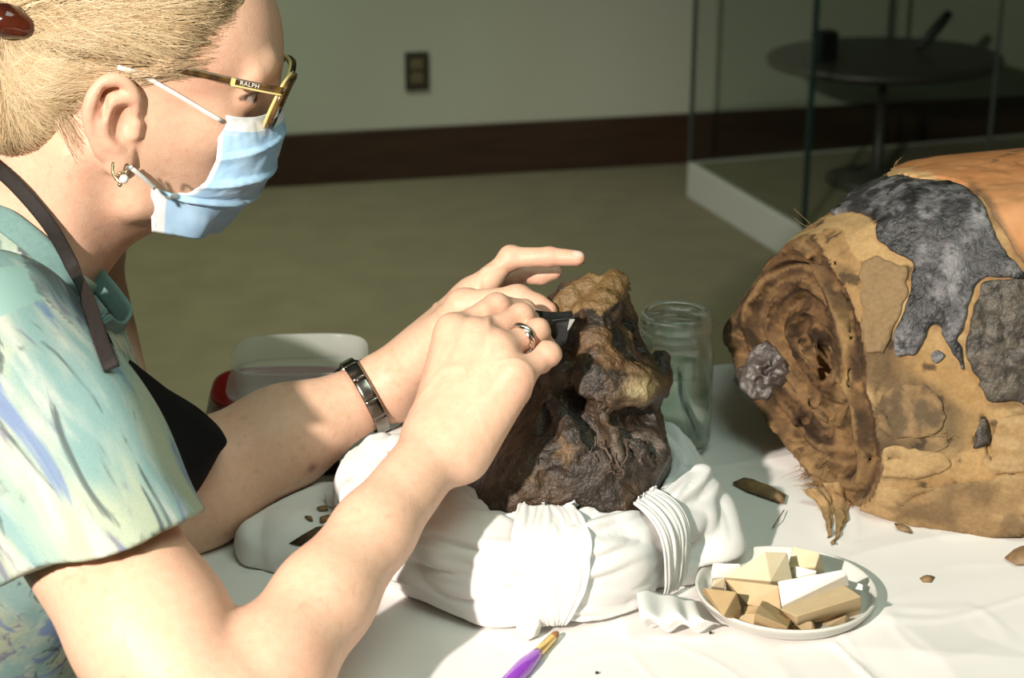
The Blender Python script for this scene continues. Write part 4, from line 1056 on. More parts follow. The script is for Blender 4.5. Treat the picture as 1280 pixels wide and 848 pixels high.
# ---------------------------------------------------------------- tool held against the head
tl = Field()
M['tool'] = mat('black_tool', (.010, .010, .010), .22, noise=(90, (.03, .03, .028), .5), coat=.3)
tz0 = 1.292
pts = [P(664, 392, 1.298), P(700, 390, 1.290), P(717, 394, 1.288), P(711, 400, 1.276), P(706, 432, 1.284), P(690, 436, 1.29), P(662, 412, 1.282)]
tl_o = empty('scraper', P(690, 410, 1.29)); tag(tl_o, 'black flat scraping tool held between the fingers against the mummified head', 'tool')
def prism(pxs, t, thick, m, name, parent, dirv=None, bev=.0006):
    a = np.array([P(x, y, tt_) for x, y, tt_ in pxs]); d = np.asarray(dirv if dirv is not None else CF * thick)
    V = np.vstack([a, a + d]); n = len(a); F = [tuple(range(n))[::-1], tuple(range(n, 2 * n))] + [(i, (i + 1) % n, (i + 1) % n + n, i + n) for i in range(n)]
    o = mk(name, V, F, m, parent, smooth=False, bevel=bev); bmh = bmesh.new(); bmh.from_mesh(o.data); bmesh.ops.recalc_face_normals(bmh, faces=bmh.faces); bmh.to_mesh(o.data); bmh.free(); return o
prism([(669, 397, 1.2840), (690, 401, 1.2800), (716, 398, 1.2820), (708, 430, 1.2940), (690, 440, 1.2980), (670, 424, 1.2920)], 0, .004, M['tool'], 'blade_block', tl_o, dirv=(0, .006, .004))
prism([(668, 395, 1.2840), (690, 401, 1.2790), (718, 397, 1.2810), (710, 391, 1.3080), (680, 389, 1.3080)], 0, .004, M['tool'], 'top_plate', tl_o, dirv=(0, .001, -.0025))
prism([(712, 400, 1.2805), (718.5, 400, 1.2815), (711.5, 412, 1.2840), (709, 414, 1.2840)], 0, .001, M['plinth'], 'pale_tip', tl_o, dirv=(0, .001, .0003), bev=.0001)
V, F = tube(spline([P(680, 406, 1.296), P(640, 426, 1.303), P(606, 448, 1.298)], 14), .0032, 10); mk('handle', V, F, M['tool'], tl_o)
# ---------------------------------------------------------------- wrapped mummy torso
M['linen'] = mat('old_linen', rough=.85, attr=True, noise=(320, (.70, .62, .52), .55), bump=(700, .5, .0012, (1, 1, 2.2)), spec=.2)
M['resin'] = mat('grey_black_resin', rough=.40, attr=True, noise=(150, (.45, .45, .46), .7), bump=(300, .9, .0022), spec=.55)
M['shellp'] = mat('orange_painted_shell', rough=.7, attr=True, noise=(60, (.82, .74, .68), .5), bump=(240, .35, .001), spec=.3)
FC = np.array([.2265, 1.380, TZ]); AX = nrm(np.array([.86, .5, 0])); PX_ = np.array([AX[1], -AX[0], 0])       # axis, near-side direction
def bco(p):
    q = p - FC; return q @ AX, q @ PX_, q[:, 2]
SI = [-.05, 0, .04, .08, .12, .18, .25, .6]
def bprof(s):
    w_ = np.interp(s, SI, [.085, .105, .128, .148, .162, .175, .182, .182]); h_ = np.interp(s, SI, [.098, .106, .115, .121, .125, .129, .131, .131])
    return w_, h_
BOUT = [(893, 436), (905, 408), (925, 378), (945, 350), (965, 325), (985, 302), (1008, 284), (1034, 268), (1060, 249), (1085, 232), (1104, 219), (1135, 204), (1165, 198), (1210, 194), (1280, 188), (1500, 180), (1500, 715), (1280, 686), (1200, 680), (1150, 672), (1100, 660), (1060, 648), (1020, 640), (985, 626), (965, 600), (948, 568), (930, 540), (915, 508), (905, 470)]
KB = 1500.; BOUTm = [((x - 1090) / KB, (y - 440) / KB) for x, y in BOUT]
def bface(p):
    """distance in front of the broken end surface (hollowed, layered)"""
    s, a, z = bco(p); w_, h_ = bprof(s * 0); a = a - .075 * np.clip((h_ - z) / h_, 0, 1); rho = np.sqrt((a / w_) ** 2 + ((z - h_) / h_) ** 2); th = np.arctan2(z - h_, a)
    wob = .05 * fbm(np.stack([np.cos(th) * .8, np.sin(th) * .8, rho * .6], 1), 2.0, 3, 3)
    r2 = rho + wob
    g = .030 * (1 - sstep(.30, .98, r2))
    g = g + .0014 * np.sin(r2 * 85 + 6 * wob) * sstep(1.05, .85, r2) + .0042 * np.sin(r2 * 34 + 1.0) * sstep(1.05, .85, r2) + .003 * fbm(p, 60, 3, 5) + .0022 * fbm(p * [1, 1, .5], 160, 2, 8)
    g = g + .020 * np.exp(-((r2 - .66) / .05) ** 2) * sstep(-.9, .2, np.cos(th - .35))        # deep groove under the outer layers
    g = g - .012 * np.exp(-((r2 - .80) / .07) ** 2) * sstep(.2, .9, np.cos(th - .1))           # standing fold on the near side
    g = g + .07 * sstep(.85, 1.15, rho) * sstep(-.1, .6, -np.cos(th)) * .25
    g = g + .115 * np.maximum(rho - 1.0, 0) + .02 * np.maximum(rho - 1.5, 0)
    return (g - s) * .8
def bbody(p):
    s, a, z = bco(p); w_, h_ = bprof(s); k = np.sqrt((a / w_) ** 2 + (np.abs(z - h_) / h_) ** 2.0)
    return (k - 1) * h_ * .9
def bsil(p):
    x, y, t = proj(p); return polysdf((x - 1090) / KB, (y - 440) / KB, BOUTm)
def bbody(p):
    X_ = p[:, 0]; w_ = np.interp(X_, [.12, .227, .26, .35, .42, .7], [.065, .145, .185, .255, .285, .29]); h_ = np.interp(X_, [.12, .25, .32, .45, .7], [.085, .106, .122, .131, .131])
    cy = np.interp(X_, [.12, .25, .35, .7], [1.425, 1.415, 1.405, 1.405]); zz = (p[:, 2] - TZ - h_) / h_; e = np.where(zz < 0, 4.5, 2.3)
    k = (np.abs((p[:, 1] - cy) / w_) ** e + np.abs(zz) ** e) ** (1 / e)
    return (k - 1) * h_ * .8
tor = Field(); tor.add(bbody, 0); tor.disp(lambda p: -(.004 * fbm(p, 14, 3, 21) + .0022 * fbm(p, 50, 3, 22) + .0012 * ridged(p * [1, 1, 3], 40, 2, 23)))
tor.cut(halfspace((.66, 0, 0), (1, 0, 0)), .02); tor.cut(bsil, .012); tor.cut(bface, .006)
def hitpt(px, py, pad=0.):
    ts = np.linspace(1.12, 1.75, 420); q = np.array([P(px, py, tt_) for tt_ in ts]); d = tor.ev(q); return P(px, py, ts[int(np.argmax(d < 0))] + pad)
CRK = []
for pts, r, pad in (([(1106, 470), (1098, 490), (1101, 508), (1112, 528), (1124, 545)], .0020, .0), ([(1070, 578), (1090, 574), (1120, 573), (1140, 576)], .0018, 0), ([(1172, 590), (1188, 578), (1204, 566), (1215, 560)], .0022, 0), ([(1128, 632), (1145, 622), (1166, 612)], .0030, .001), ([(1228, 520), (1236, 540), (1238, 575)], .0040, .002),
    ([(1033, 350), (1034, 352)], .001, .0), ([(1030, 470), (1018, 505), (1000, 540), (975, 552)], .0045, .004), ([(1046, 480), (1040, 520), (1036, 550)], .003, .002), ([(960, 400), (985, 360), (1020, 325), (1045, 330)], .0040, .002), ([(925, 520), (950, 545), (985, 560), (1010, 556)], .0045, .002), ([(1012, 380), (1006, 420), (1000, 450)], .003, .001), ([(1058, 330), (1066, 400), (1062, 480), (1056, 560)], .0022, .001)):
    q = [hitpt(x_, y_, pad) for x_, y_ in pts]
    for i in range(len(q) - 1): CRK.append(capsule(q[i], q[i + 1], r * (.5 if i == 0 else 1), r * (.5 if i == len(q) - 2 else 1)))
sl0, sl1 = hitpt(1031, 366, .010), hitpt(1035, 466, .010); CRK.append(capsule(sl0, sl1, .0055, .0075)); CRK.append(capsule(sl0 + CF * .010 + (sl1 - sl0) * .08, sl1 + CF * .010, .0050, .0070))      # deep slot in the broken end
for f_ in CRK: tor.sub(f_, .0025)
V, F = tor.mesh((.10, 1.14, .748), (.69, 1.72, 1.03), .0025, 18)
V[:, 2] = np.maximum(V[:, 2], TZ + .0018)
N = vnormals(V, F); s_, a_, z_ = bco(V); x, y, t = proj(V)
w0, h0 = bprof(s_ * 0); rho = np.sqrt((a_ / w0) ** 2 + ((z_ - h0) / h0) ** 2)
n1 = fbm(V, 16, 4, 31); n2 = fbm(V, 45, 4, 37); n3 = fbm(V, 110, 3, 41)
jx = x + n2 * 10; jy = y + fbm(V, 45, 3, 57) * 10
a_s = a_ - .075 * np.clip((h0 - z_) / h0, 0, 1); rho = np.sqrt((a_s / w0) ** 2 + ((z_ - h0) / h0) ** 2)
endf = (bface(V) > -.012) & (rho < 1.0)
fib = fbm(V * [1, 1, 4], 60, 3, 61)
c = mixc(np.tile([.36, .225, .10], (len(V), 1)), [.50, .345, .17], sstep(-.2, .35, n1 + .3 * fib))
c = mixc(c, [.20, .125, .06], sstep(.02, .35, n2 + .4 * n1) * .75)
def bl(px, py, rx, ry, rot=0): 
    dx, dy = jx - px, jy - py; cr, sr = cos(rot), sin(rot); return np.exp(-((dx * cr + dy * sr) / rx) ** 4 - ((-dx * sr + dy * cr) / ry) ** 4)
c = mixc(c, [.11, .075, .045], np.clip(bl(1140, 512, 48, 44) * .85, 0, 1))
c = mixc(c, [.11, .075, .045], np.clip(bl(1096, 450, 24, 34), 0, .75)); c = mixc(c, [.10, .07, .04], np.clip(bl(1090, 545, 30, 22) + bl(1200, 530, 22, 30), 0, .7))
c = mixc(c, [.085, .06, .038], np.clip(bl(1110, 592, 42, 10, -.05) + bl(1165, 640, 60, 12, -.25) + bl(1255, 650, 45, 26, -.3) + bl(1115, 560, 70, 12, .1), 0, 1) * .75)
c = mixc(c, [.46, .29, .125], np.clip(bl(1190, 470, 50, 22, .6) + bl(1230, 560, 30, 60) * .6, 0, .8))
c = mixc(c, [.50, .34, .16], np.clip(1. * inpoly(jx, jy, [(985, 305), (1010, 285), (1034, 268), (1060, 258), (1100, 275), (1100, 300), (1142, 326), (1142, 345), (1120, 335), (1072, 322), (1050, 290), (1030, 284), (1000, 310), (960, 350), (930, 395), (905, 425), (895, 425), (930, 370)]), 0, 1) * .85)
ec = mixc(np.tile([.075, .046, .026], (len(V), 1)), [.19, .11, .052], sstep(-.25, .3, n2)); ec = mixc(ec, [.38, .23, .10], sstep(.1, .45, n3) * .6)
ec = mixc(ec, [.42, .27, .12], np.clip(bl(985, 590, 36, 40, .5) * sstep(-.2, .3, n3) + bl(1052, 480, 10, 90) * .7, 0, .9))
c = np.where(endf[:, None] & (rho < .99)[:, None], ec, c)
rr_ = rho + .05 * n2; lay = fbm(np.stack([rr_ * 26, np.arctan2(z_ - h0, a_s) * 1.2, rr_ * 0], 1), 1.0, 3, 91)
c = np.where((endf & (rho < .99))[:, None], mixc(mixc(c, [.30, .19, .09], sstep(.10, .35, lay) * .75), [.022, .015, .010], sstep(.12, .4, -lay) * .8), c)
c = mixc(c, [.05, .036, .024], sstep(.30, .42, fbm(V, 75, 3, 93)) * (~endf) * .8) * .86
tors = mk('mummy_torso', V, F, M['linen'], col=c, loc=FC)
tag(tors, 'linen-wrapped mummy torso with grey resin crust and hollow broken end on the sheet', 'mummy')
# crusts lifted off the surface as plates with edges of their own
side = ~endf & (N @ CF < .02)
CR1 = [(1030, 276), (1060, 250), (1085, 233), (1104, 224), (1130, 224), (1160, 230), (1184, 227), (1212, 240), (1230, 260), (1250, 302), (1268, 328), (1290, 345), (1290, 352), (1226, 348), (1214, 380), (1200, 430), (1208, 462), (1204, 475), (1196, 452), (1187, 441), (1180, 425), (1175, 408), (1163, 409), (1158, 428), (1142, 446), (1113, 447), (1118, 407), (1134, 376), (1139, 328), (1111, 313), (1094, 301), (1092, 287), (1099, 280), (1081, 270), (1056, 266)]
CR2 = [(1229, 350), (1320, 348), (1430, 362), (1440, 420), (1400, 500), (1340, 530), (1280, 514), (1262, 500), (1249, 506), (1232, 501), (1219, 474), (1206, 450), (1204, 430), (1216, 382)]
CR3 = [(1160, 445), (1172, 432), (1184, 445), (1174, 458), (1158, 452)]
CR4 = [(1228, 520), (1238, 524), (1238, 545), (1230, 560), (1216, 562), (1216, 540)]
ORG = [(1104, 226), (1120, 208), (1150, 196), (1240, 180), (1650, 150), (1650, 372), (1420, 352), (1284, 338), (1266, 318), (1252, 292), (1232, 256), (1210, 236), (1184, 224), (1160, 227), (1130, 221)]
n4 = fbm(V, 190, 2, 77); kx = x + n4 * 4; ky = y + fbm(V, 190, 2, 78) * 4
def crust(name, poly, off, m, colf, label=None, ext=True):
    msk = inpoly(kx, ky, poly) & side
    VV_, FF_, used, bv = shell(V, F, msk, off, .003, N); cc_ = colf(used); cc_ = np.vstack([cc_, cc_[bv]])
    o = mk(name, VV_, FF_, m, tors, col=cc_, smooth=True)
    if label: o['label'] = label
    return o
def c_grey(u):
    q = mixc(np.tile([.045, .043, .045], (len(u), 1)), [.20, .195, .20], sstep(-.25, .35, n2[u] + .35 * n4[u])); return mixc(q, [.012, .011, .011], np.maximum(sstep(.08, .3, fbm(V[u], 60, 3, 81)), sstep(.30, .42, n4[u])) * .85)
def c_rough(u): return mixc(mixc(np.tile([.060, .050, .038], (len(u), 1)), [.12, .10, .075], sstep(-.2, .3, n3[u])), [.02, .018, .015], sstep(.15, .4, n4[u]) * .7)
def c_org(u):
    q = mixc(np.tile([.42, .18, .065], (len(u), 1)), [.48, .24, .105], sstep(-.3, .4, n1[u])); q = mixc(q, [.10, .07, .045], sstep(.25, .4, n3[u]) * inpoly(x[u], y[u], [(1225, 184), (1290, 184), (1290, 215), (1240, 208)]) * .9)
    d_ = polysdf(x[u], y[u], ORG); q = mixc(q, [.50, .34, .16], inpoly(jx[u], jy[u], [(1095, 232), (1110, 212), (1140, 212), (1170, 224), (1165, 235)]) * .8)
    return mixc(q, [.13, .09, .05], sstep(-14, -3, d_) * sstep(1200, 1225, x[u]) * .9)
crust('painted_shell', ORG, .0022, M['shellp'], c_org, 'orange painted shell')
crust('resin_crust', CR1, .0036 + .0014 * n2 + .0008 * n4, M['resin'], c_grey, 'grey-black smooth resin crust')
crust('resin_crust', CR2, .0050 + .0030 * n3 + .0015 * n4, M['resin'], c_rough, 'dark rough crumbling resin')
crust('resin_flake', CR3, .0030, M['resin'], c_grey); crust('resin_lump', CR4, .0045 + .002 * n3, M['resin'], c_rough)
# round linen patch
ang = np.linspace(0, 2 * pi, 26)[:-1]; PT = [(1138 + 45 * cos(q) * (1 + .08 * sin(3 * q)), 515 + 40 * sin(q) * (1 + .1 * cos(2 * q))) for q in ang]
def c_patch(u): return mixc(mixc(np.tile([.12, .085, .05], (len(u), 1)), [.25, .165, .085], sstep(-.2, .35, n3[u])), [.11, .08, .05], sstep(0, .4, n2[u]) * .6)
crust('linen_patch', PT, .0026 + .0012 * n3, M['linen'], c_patch, 'round brown linen patch')
# overlapping linen layers with free edges on the lower side
def c_lay(u): return mixc(mixc(np.tile([.27, .175, .085], (len(u), 1)), [.40, .275, .135], sstep(-.2, .3, n1[u] + .5 * fib[u])), [.15, .10, .055], sstep(.05, .35, n2[u]) * .7)
crust('linen_layer', [(1062, 562), (1120, 556), (1180, 566), (1196, 585), (1150, 600), (1090, 600), (1058, 590)], .0020 + .001 * n3, M['linen'], c_lay)
crust('linen_layer', [(1046, 598), (1075, 606), (1130, 610), (1200, 604), (1262, 590), (1320, 600), (1320, 668), (1200, 672), (1120, 655), (1046, 632)], .0026 + .001 * n3, M['linen'], c_lay)
crust('linen_layer', [(1074, 325), (1100, 320), (1136, 336), (1136, 372), (1118, 410), (1105, 446), (1078, 440), (1074, 380)], .0022 + .0006 * n3, M['linen'], lambda u: mixc(np.tile([.25, .17, .09], (len(u), 1)), [.17, .115, .06], sstep(-.1, .3, n2[u])), 'square brown linen layer')
crust('linen_layer', [(1250, 520), (1320, 516), (1320, 600), (1272, 592), (1240, 596), (1226, 580), (1240, 545)], .0016 + .0008 * n3, M['linen'], lambda u: mixc(np.tile([.40, .275, .14], (len(u), 1)), [.32, .21, .10], sstep(-.2, .3, fib[u])))
# things standing on the broken end
M['resin_gloss'] = mat('glossy_resin', rough=.16, attr=True, noise=(90, (.5, .48, .46), .6), bump=(200, .9, .003), spec=.8)
fr_pen = 1e6 * (N @ CF > 0)
def tfront(px, py, pad=0.): return V[int(np.argmin((x - px) ** 2 + (y - py) ** 2 + fr_pen))] + CF * pad
rb = Field()
for q, r in (((932, 478), .011), ((942, 468), .014), ((955, 455), .015), ((966, 445), .012), ((970, 474), .012), ((948, 490), .012), ((978, 462), .010), ((962, 490), .010), ((956, 470), .014)):
    rb.add(ellip(tfront(*q, .004), [r * .9, r * .7, r]), .010)
rb.disp(lambda p: -(.006 * ridged(p, 80, 3, 3) * .7 - .002 + .002 * fbm(p, 160, 2, 4)))
kq = tfront(955, 468); Vr, Fr = rb.mesh(kq - .06, kq + .06, .0014, 16); Vr, Fr, _ = biggest(Vr, Fr)
nn = fbm(Vr, 90, 3, 5); mk('resin_lump', Vr, Fr, M['resin_gloss'], tors, col=mixc(mixc(np.tile([.06, .045, .038], (len(Vr), 1)), [.16, .14, .13], sstep(-.2, .3, nn)), [.50, .46, .43], sstep(.18, .38, fbm(Vr, 60, 3, 9)) * .8))['label'] = 'shiny dark resin lump'
# thin curled bark-like scrap on the upper rim, frayed threads, hanging torn strip
V2 = surfgrid([[P(953, 338, 1.52), P(962, 325, 1.52), P(981, 313, 1.52)], [P(955, 341, 1.505), P(968, 330, 1.50), P(983, 318, 1.505)], [P(958, 342, 1.515), P(970, 334, 1.512), P(984, 322, 1.518)]], 10, 14).reshape(-1, 3)
M['scrap'] = mat('brown_scrap', (.16, .075, .03), .6, noise=(120, (.30, .16, .07), .8), bump=(300, .5, .001))
mk('curled_scrap', V2, gridF(10, 14), M['scrap'], tors, solid=.0015)
M['fray'] = mat('linen_threads', (.36, .235, .105), .85, noise=(140, (.20, .125, .06), .8))
q0 = tfront(1040, 606)
for nm, pxs in (('torn_strip', [(1046, 604, 34), (1052, 628, 26), (1052, 655, 12), (1042, 680, 3)]), ('torn_strip', [(1016, 612, 26), (1032, 634, 18), (1038, 658, 8), (1034, 672, 2)])):
    L_, R_ = [], []
    for i, (px_, py_, w_) in enumerate(pxs):
        tq = proj(q0[None])[2][0] - .012 + .004 * i; zmin = onz(px_, py_, TZ + .003); tz_ = proj(zmin[None])[2][0]; tq = min(tq, tz_)
        L_.append(P(px_ - w_ / 2, py_, tq)); R_.append(P(px_ + w_ / 2, py_ - 3, tq + .003))
    L_ = spline(L_, 20); R_ = spline(R_, 20); V2 = np.stack([L_ + (R_ - L_) * f + CF * .0030 * sin(f * 9) for f in np.linspace(0, 1, 9)], 1).reshape(-1, 3); V2 = V2 + .004 * np.stack([fbm(V2, 90, 2, 3), fbm(V2, 90, 2, 4), 0 * V2[:, 0]], 1)
    mk(nm, V2, gridF(20, 9), M['fray'], tors, solid=.0010)
rg = np.random.RandomState(11); TV, TF = [], []; base = 0
for (px0, py0, px1, py1, cnt) in ((975, 610, 1060, 640, 60), (1025, 575, 1035, 590, 12), (1012, 288, 1040, 274, 5), (1104, 226, 1125, 214, 3), (1180, 540, 1192, 560, 10), (985, 612, 1000, 628, 16)):
    for i in range(cnt):
        f = rg.rand(); a = tfront(px0 + (px1 - px0) * f, py0 + (py1 - py0) * f - 4, -.001); d = (rg.randn(3) * [.6, .4, .6] + [-.3, -.5, -.35 if py0 > 500 else .4]) * .007
        q = spline([a, a + d * .6 + rg.randn(3) * .001, a + d * (1.1 + rg.rand()) + rg.randn(3) * .002], 6); q[:, 2] = np.maximum(q[:, 2], TZ + .003)
        Vt, Ft = tube(q, [.00035, .0003, .0003, .00025, .0002, .00012], 4); TV.append(Vt); TF += [tuple(k + base for k in f_) for f_ in Ft]; base += len(Vt)
o = mk('frayed_threads', np.vstack(TV), TF, M['fray'], tors); o['kind'] = 'stuff'
for pts in ([(1098, 224, -.002), (1104, 212, -.004), (1118, 207, -.003), (1128, 211, -.002)], [(1150, 204, -.001), (1158, 198, -.006), (1166, 195, -.010)]):
    q = spline([tfront(pts[0][0], pts[0][1] + 6) + CU * (pts[0][1] - py_) * -1.0 / 1480 * 1.0 + CX * (px_ - pts[0][0]) / 1480 for px_, py_, _ in pts], 14); Vt, Ft = tube(q, .0006, 6); mk('loose_fibre', Vt, Ft, M['fray'], tors)
# ---------------------------------------------------------------- jar, container, lid
M['jar'] = thin_glass('jar_glass', (.97, .985, .975), .05, .9, .03); jn = M['jar'].node_tree; jo = jn.nodes['Material Output']; js = jo.inputs['Surface'].links[0].from_socket; jp = jn.nodes.new('ShaderNodeBsdfGlass'); jp.inputs['IOR'].default_value = 1.48; jp.inputs['Roughness'].default_value = .01; jp.inputs[0].default_value = (.96, .985, .97, 1)
jm = jn.nodes.new('ShaderNodeMixShader'); jm.inputs[0].default_value = .65; jn.links.new(js, jm.inputs[1]); jn.links.new(jp.outputs[0], jm.inputs[2]); jn.links.new(jm.outputs[0], jo.inputs['Surface'])
mw_ = thin_glass('clear_liquid', (.89, .955, .90), .03, .7)
JC = np.array([.1405, 1.422, TZ + .0022]); jar = empty('glass_jar', JC); tag(jar, 'clear threaded glass jar of liquid behind the mummified head', 'jar')
outer = [(0, 0), (.026, 0), (.031, .003), (.0335, .009), (.0335, .088), (.0325, .095), (.0305, .099), (.0305, .103), (.0318, .1045), (.0318, .106), (.0305, .1075), (.0305, .111), (.0318, .1125), (.0318, .114), (.0305, .1155), (.0305, .122), (.0300, .1245), (.0288, .1255)]
inner = [(.0275, .1245), (.0272, .120), (.0275, .100), (.0300, .094), (.0308, .088), (.0308, .012), (.028, .007), (.020, .0055), (0, .0052)]
V, F = lathe(outer + inner, 72); mk('jar_body', V + JC, F, M['jar'], jar)
V, F = lathe([(0, .0060), (.020, .0062), (.0277, .0078), (.0304, .0125), (.0304, .0735), (.0296, .0728), (0, .0725)], 56); mk('liquid', V + JC, F, mw_, jar)
sw = np.array([JC + q for q in ((.018, .004, .012), (.012, .0, .03), (.006, -.004, .05), (.004, -.006, .072))])
V, F = tube(spline(sw, 14), np.interp(np.arange(14), [0, 4, 13], [.0045, .0025, .0015]), 8); o = mk('dark_streak', V, F, M['tool']); tag(o, 'dark refracted streak in the glass jar, built as a thin stick', 'stick')  # stick added to imitate the dark streak refracted in the jar

M['plastic'] = clear_mat('milky_plastic', (.82, .86, .82), .20, .22)
CT = onz(378, 560); CT = CT + [0, .012, .0022]; ct = empty('plastic_container', CT); tag(ct, 'open translucent square food container standing before a red lid', 'container')
prof = [(.0, .0015), (.046, .0015), (.050, .006), (.0545, .052), (.0555, .0535), (.0635, .0545), (.0645, .0565), (.0635, .058), (.0565, .0585), (.0585, .080), (.0595, .0815), (.0585, .0825), (.0572, .0805), (.0552, .059), (.0532, .052), (.0488, .007), (.045, .003), (0, .003)]
V, F = lathe(prof, 72, exps=3.6, sy=.86); Rc = rotz(radians(4)); mk('tub', V @ Rc.T + CT, F, M['plastic'], ct)
M['red'] = mat('red_plastic', (.30, .016, .014), .35, noise=(40, (.26, .012, .012), .5))
LC = onz(352, 508); LC[2] = TZ + .0022; rl = empty('container_lid', LC); tag(rl, 'red plastic container lid lying upside down behind the clear container', 'lid')
V, F = lathe([(0, .002), (.052, .002), (.056, .004), (.0615, .015), (.0635, .0165), (.0635, .0185), (.0615, .0185), (.058, .016), (.0535, .006), (.050, .005), (.044, .005), (.041, .008), (.036, .008), (.033, .0055), (0, .0055)], 72, exps=3.4, sy=.80); mk('lid_body', V @ rotz(radians(3)).T + LC, F, M['red'], rl)
# black-rimmed slab behind the arms
M['slab'] = mat('grey_slab', (.62, .63, .60), .6, noise=(30, (.58, .59, .56), .4))
SC_ = onz(445, 600); sR = rotz(radians(5)); sb = empty('flat_tray', SC_ + [0, .06, .002]); tag(sb, 'shallow black-edged tray lying behind the ring cushion', 'tray')
box('tray_base', SC_ + [.0, .062, .0055], (.11, .098, .006), M['slab'], sb, R=sR, bevel=.001)
for nm, dx, dy, sx, sy in (('rim_bar', 0, .010, .116, .005), ('rim_bar', 0, .114, .116, .005), ('rim_bar', -.0555, .062, .005, .099), ('rim_bar', .0555, .062, .005, .099)):
    box(nm, SC_ + sR @ np.array([dx, dy, .0078]), (sx, sy, .011), M['black'], sb, R=sR, bevel=.0012)

# padded white block behind the near arm with flakes on it
pad = Field(); pc = onz(400, 690)
def padf(p):
    q = (p - [pc[0] + .012, pc[1] + .008, TZ]) @ rotz(radians(-14)); e = 3.2
    return ((np.abs(q[:, 0] / .072) ** e + np.abs(q[:, 1] / .060) ** e + np.abs((q[:, 2] - .002) / .036) ** e) ** (1 / e) - 1) * .038
pad.add(padf, 0).disp(lambda p: -(.003 * fbm(p, 22, 3, 3) + .003 * np.abs(vnoise(p * [1, .6, 1], 30, 4)))).cut(lambda p: TZ + .0022 - p[:, 2], .002)
pad.sub(lambda p: cu_f.ev(p) - .001, .004); pad.sub(lambda p: body.ev(p) - .001, .004)
V, F = pad.mesh(pc + [-.12, -.11, -.01], pc + [.14, .20, .08], .0024, 16); V, F, _ = biggest(V, F)
tag(mk('padded_block', V, F, M['tissue'], loc=[pc[0], pc[1], TZ]), 'low white tissue-covered pad between the arms with dark flakes on it', 'pad')
rows = [[P(402, 618, 1.355), P(412, 616, 1.355), P(426, 618, 1.355)], [P(408, 630, 1.352), P(420, 634, 1.345), P(440, 630, 1.34)], [P(420, 655, 1.345), P(432, 655, 1.335), P(450, 650, 1.33)]]
V = surfgrid(rows, 12, 14).reshape(-1, 3) + .003 * fbm(surfgrid(rows, 12, 14).reshape(-1, 3), 60, 2, 3)[:, None]; V = np.where((pad.ev(V) < .0015)[:, None], pad.project(V, .0015, 4), V); mk('tissue_corner', V, gridF(12, 14), M['tissue'], cush, solid=.001)
M['flake'] = mat('dark_flake', (.055, .036, .024), .5, noise=(160, (.14, .09, .05), .8), bump=(300, .6, .001))
M['flake2'] = mat('tan_flake', (.17, .105, .05), .6, noise=(160, (.30, .19, .09), .8), bump=(300, .6, .001))
def flake(poly, z, m, label, lift=.004, group=None, fld=None, name='linen_flake'):
    x0, y0, x1, y1 = min(p[0] for p in poly), min(p[1] for p in poly), max(p[0] for p in poly), max(p[1] for p in poly)
    pts = [onz(x, y, z) for x, y in poly]; c_ = np.mean(pts, 0)
    if fld is not None:
        nn_ = []
        for x, y in [(np.mean([p[0] for p in poly]), np.mean([p[1] for p in poly]))] + list(poly):
            ts = np.linspace(1.2, 1.45, 400); pp = np.array([P(x, y, tt_) for tt_ in ts]); d = fld.ev(pp); nn_.append(pp[int(np.argmax(d < 0))] + [0, 0, .0014])
        pts = nn_[1:]; c_ = nn_[0] + [0, 0, lift]
    else: c_ = c_ + [0, 0, lift]
    n = len(pts); mid = [c_ * .5 + p * .5 + [0, 0, lift * .3] for p in pts]
    V = np.array([c_] + mid + pts); F = [(0, i + 1, (i + 1) % n + 1) for i in range(n)] + [(i + 1, i + 1 + n, (i + 1) % n + 1 + n, (i + 1) % n + 1) for i in range(n)]
    o = mk(name, V, F, m, solid=.0014, loc=c_); tag(o, label, 'flake', group); return o
flake([(362, 682), (378, 673), (392, 665), (412, 660), (428, 652), (420, 676), (405, 686), (385, 687)], TZ + .046, M['flake'], 'large dark pointed flake on the white pad', .005, fld=pad)
flake([(381, 649), (390, 650), (391, 654), (386, 652)], TZ + .046, M['flake2'], 'tiny curved flake on the white pad', .002, fld=pad)
flake([(400, 650), (413, 647), (414, 653), (401, 656)], TZ + .046, M['flake2'], 'small square brown flake on the white pad beside the cushion', .002, fld=pad)
flake([(396, 638), (408, 636), (410, 640), (400, 641)], TZ + .046, M['flake2'], 'thin brown sliver on the white pad farthest from the large flake', .002, fld=pad)
flake([(916, 604), (930, 598), (948, 606), (968, 612), (982, 620), (980, 630), (958, 622), (935, 614)], TZ + .003, M['flake2'], 'long brown linen shred on the sheet beside the torso end', .005)
flake([(1256, 698), (1268, 688), (1290, 682), (1310, 690), (1300, 706), (1270, 706)], TZ + .003, M['flake2'], 'brown flake with a straight edge beside the resin-crusted torso', .006)
flake([(1150, 724), (1158, 722), (1168, 723), (1164, 729), (1154, 729)], TZ + .0025, M['flake2'], 'small tan crumb alone on the open white sheet', .003)
flake([(1118, 655), (1135, 660), (1140, 667), (1122, 662)], TZ + .003, M['flake2'], 'thin brown sliver lying under the edge of the torso', .002)
for (x_, y_), lb in (((888, 795), 'black speck on the sheet by the tissue corner'), ((746, 845), 'black speck on the open sheet beside the paint brush')):
    c_ = onz(x_, y_); V, F = lathe([(0, 0), (.0012, .0003), (.0010, .0014), (0, .0018)], 8); o = mk('speck', V + c_ + [0, 0, .0016], F, M['black'], loc=c_ + [0, 0, .0016]); tag(o, lb, 'speck')
q = spline([onz(966, 660, TZ + .003), onz(972, 650, TZ + .006), onz(980, 638, TZ + .004)], 10); V, F = tube(q, .0005, 6); tag(mk('loose_thread', V, F, M['flake'], loc=q[0]), 'short dark thread on the sheet near the torso end', 'thread')

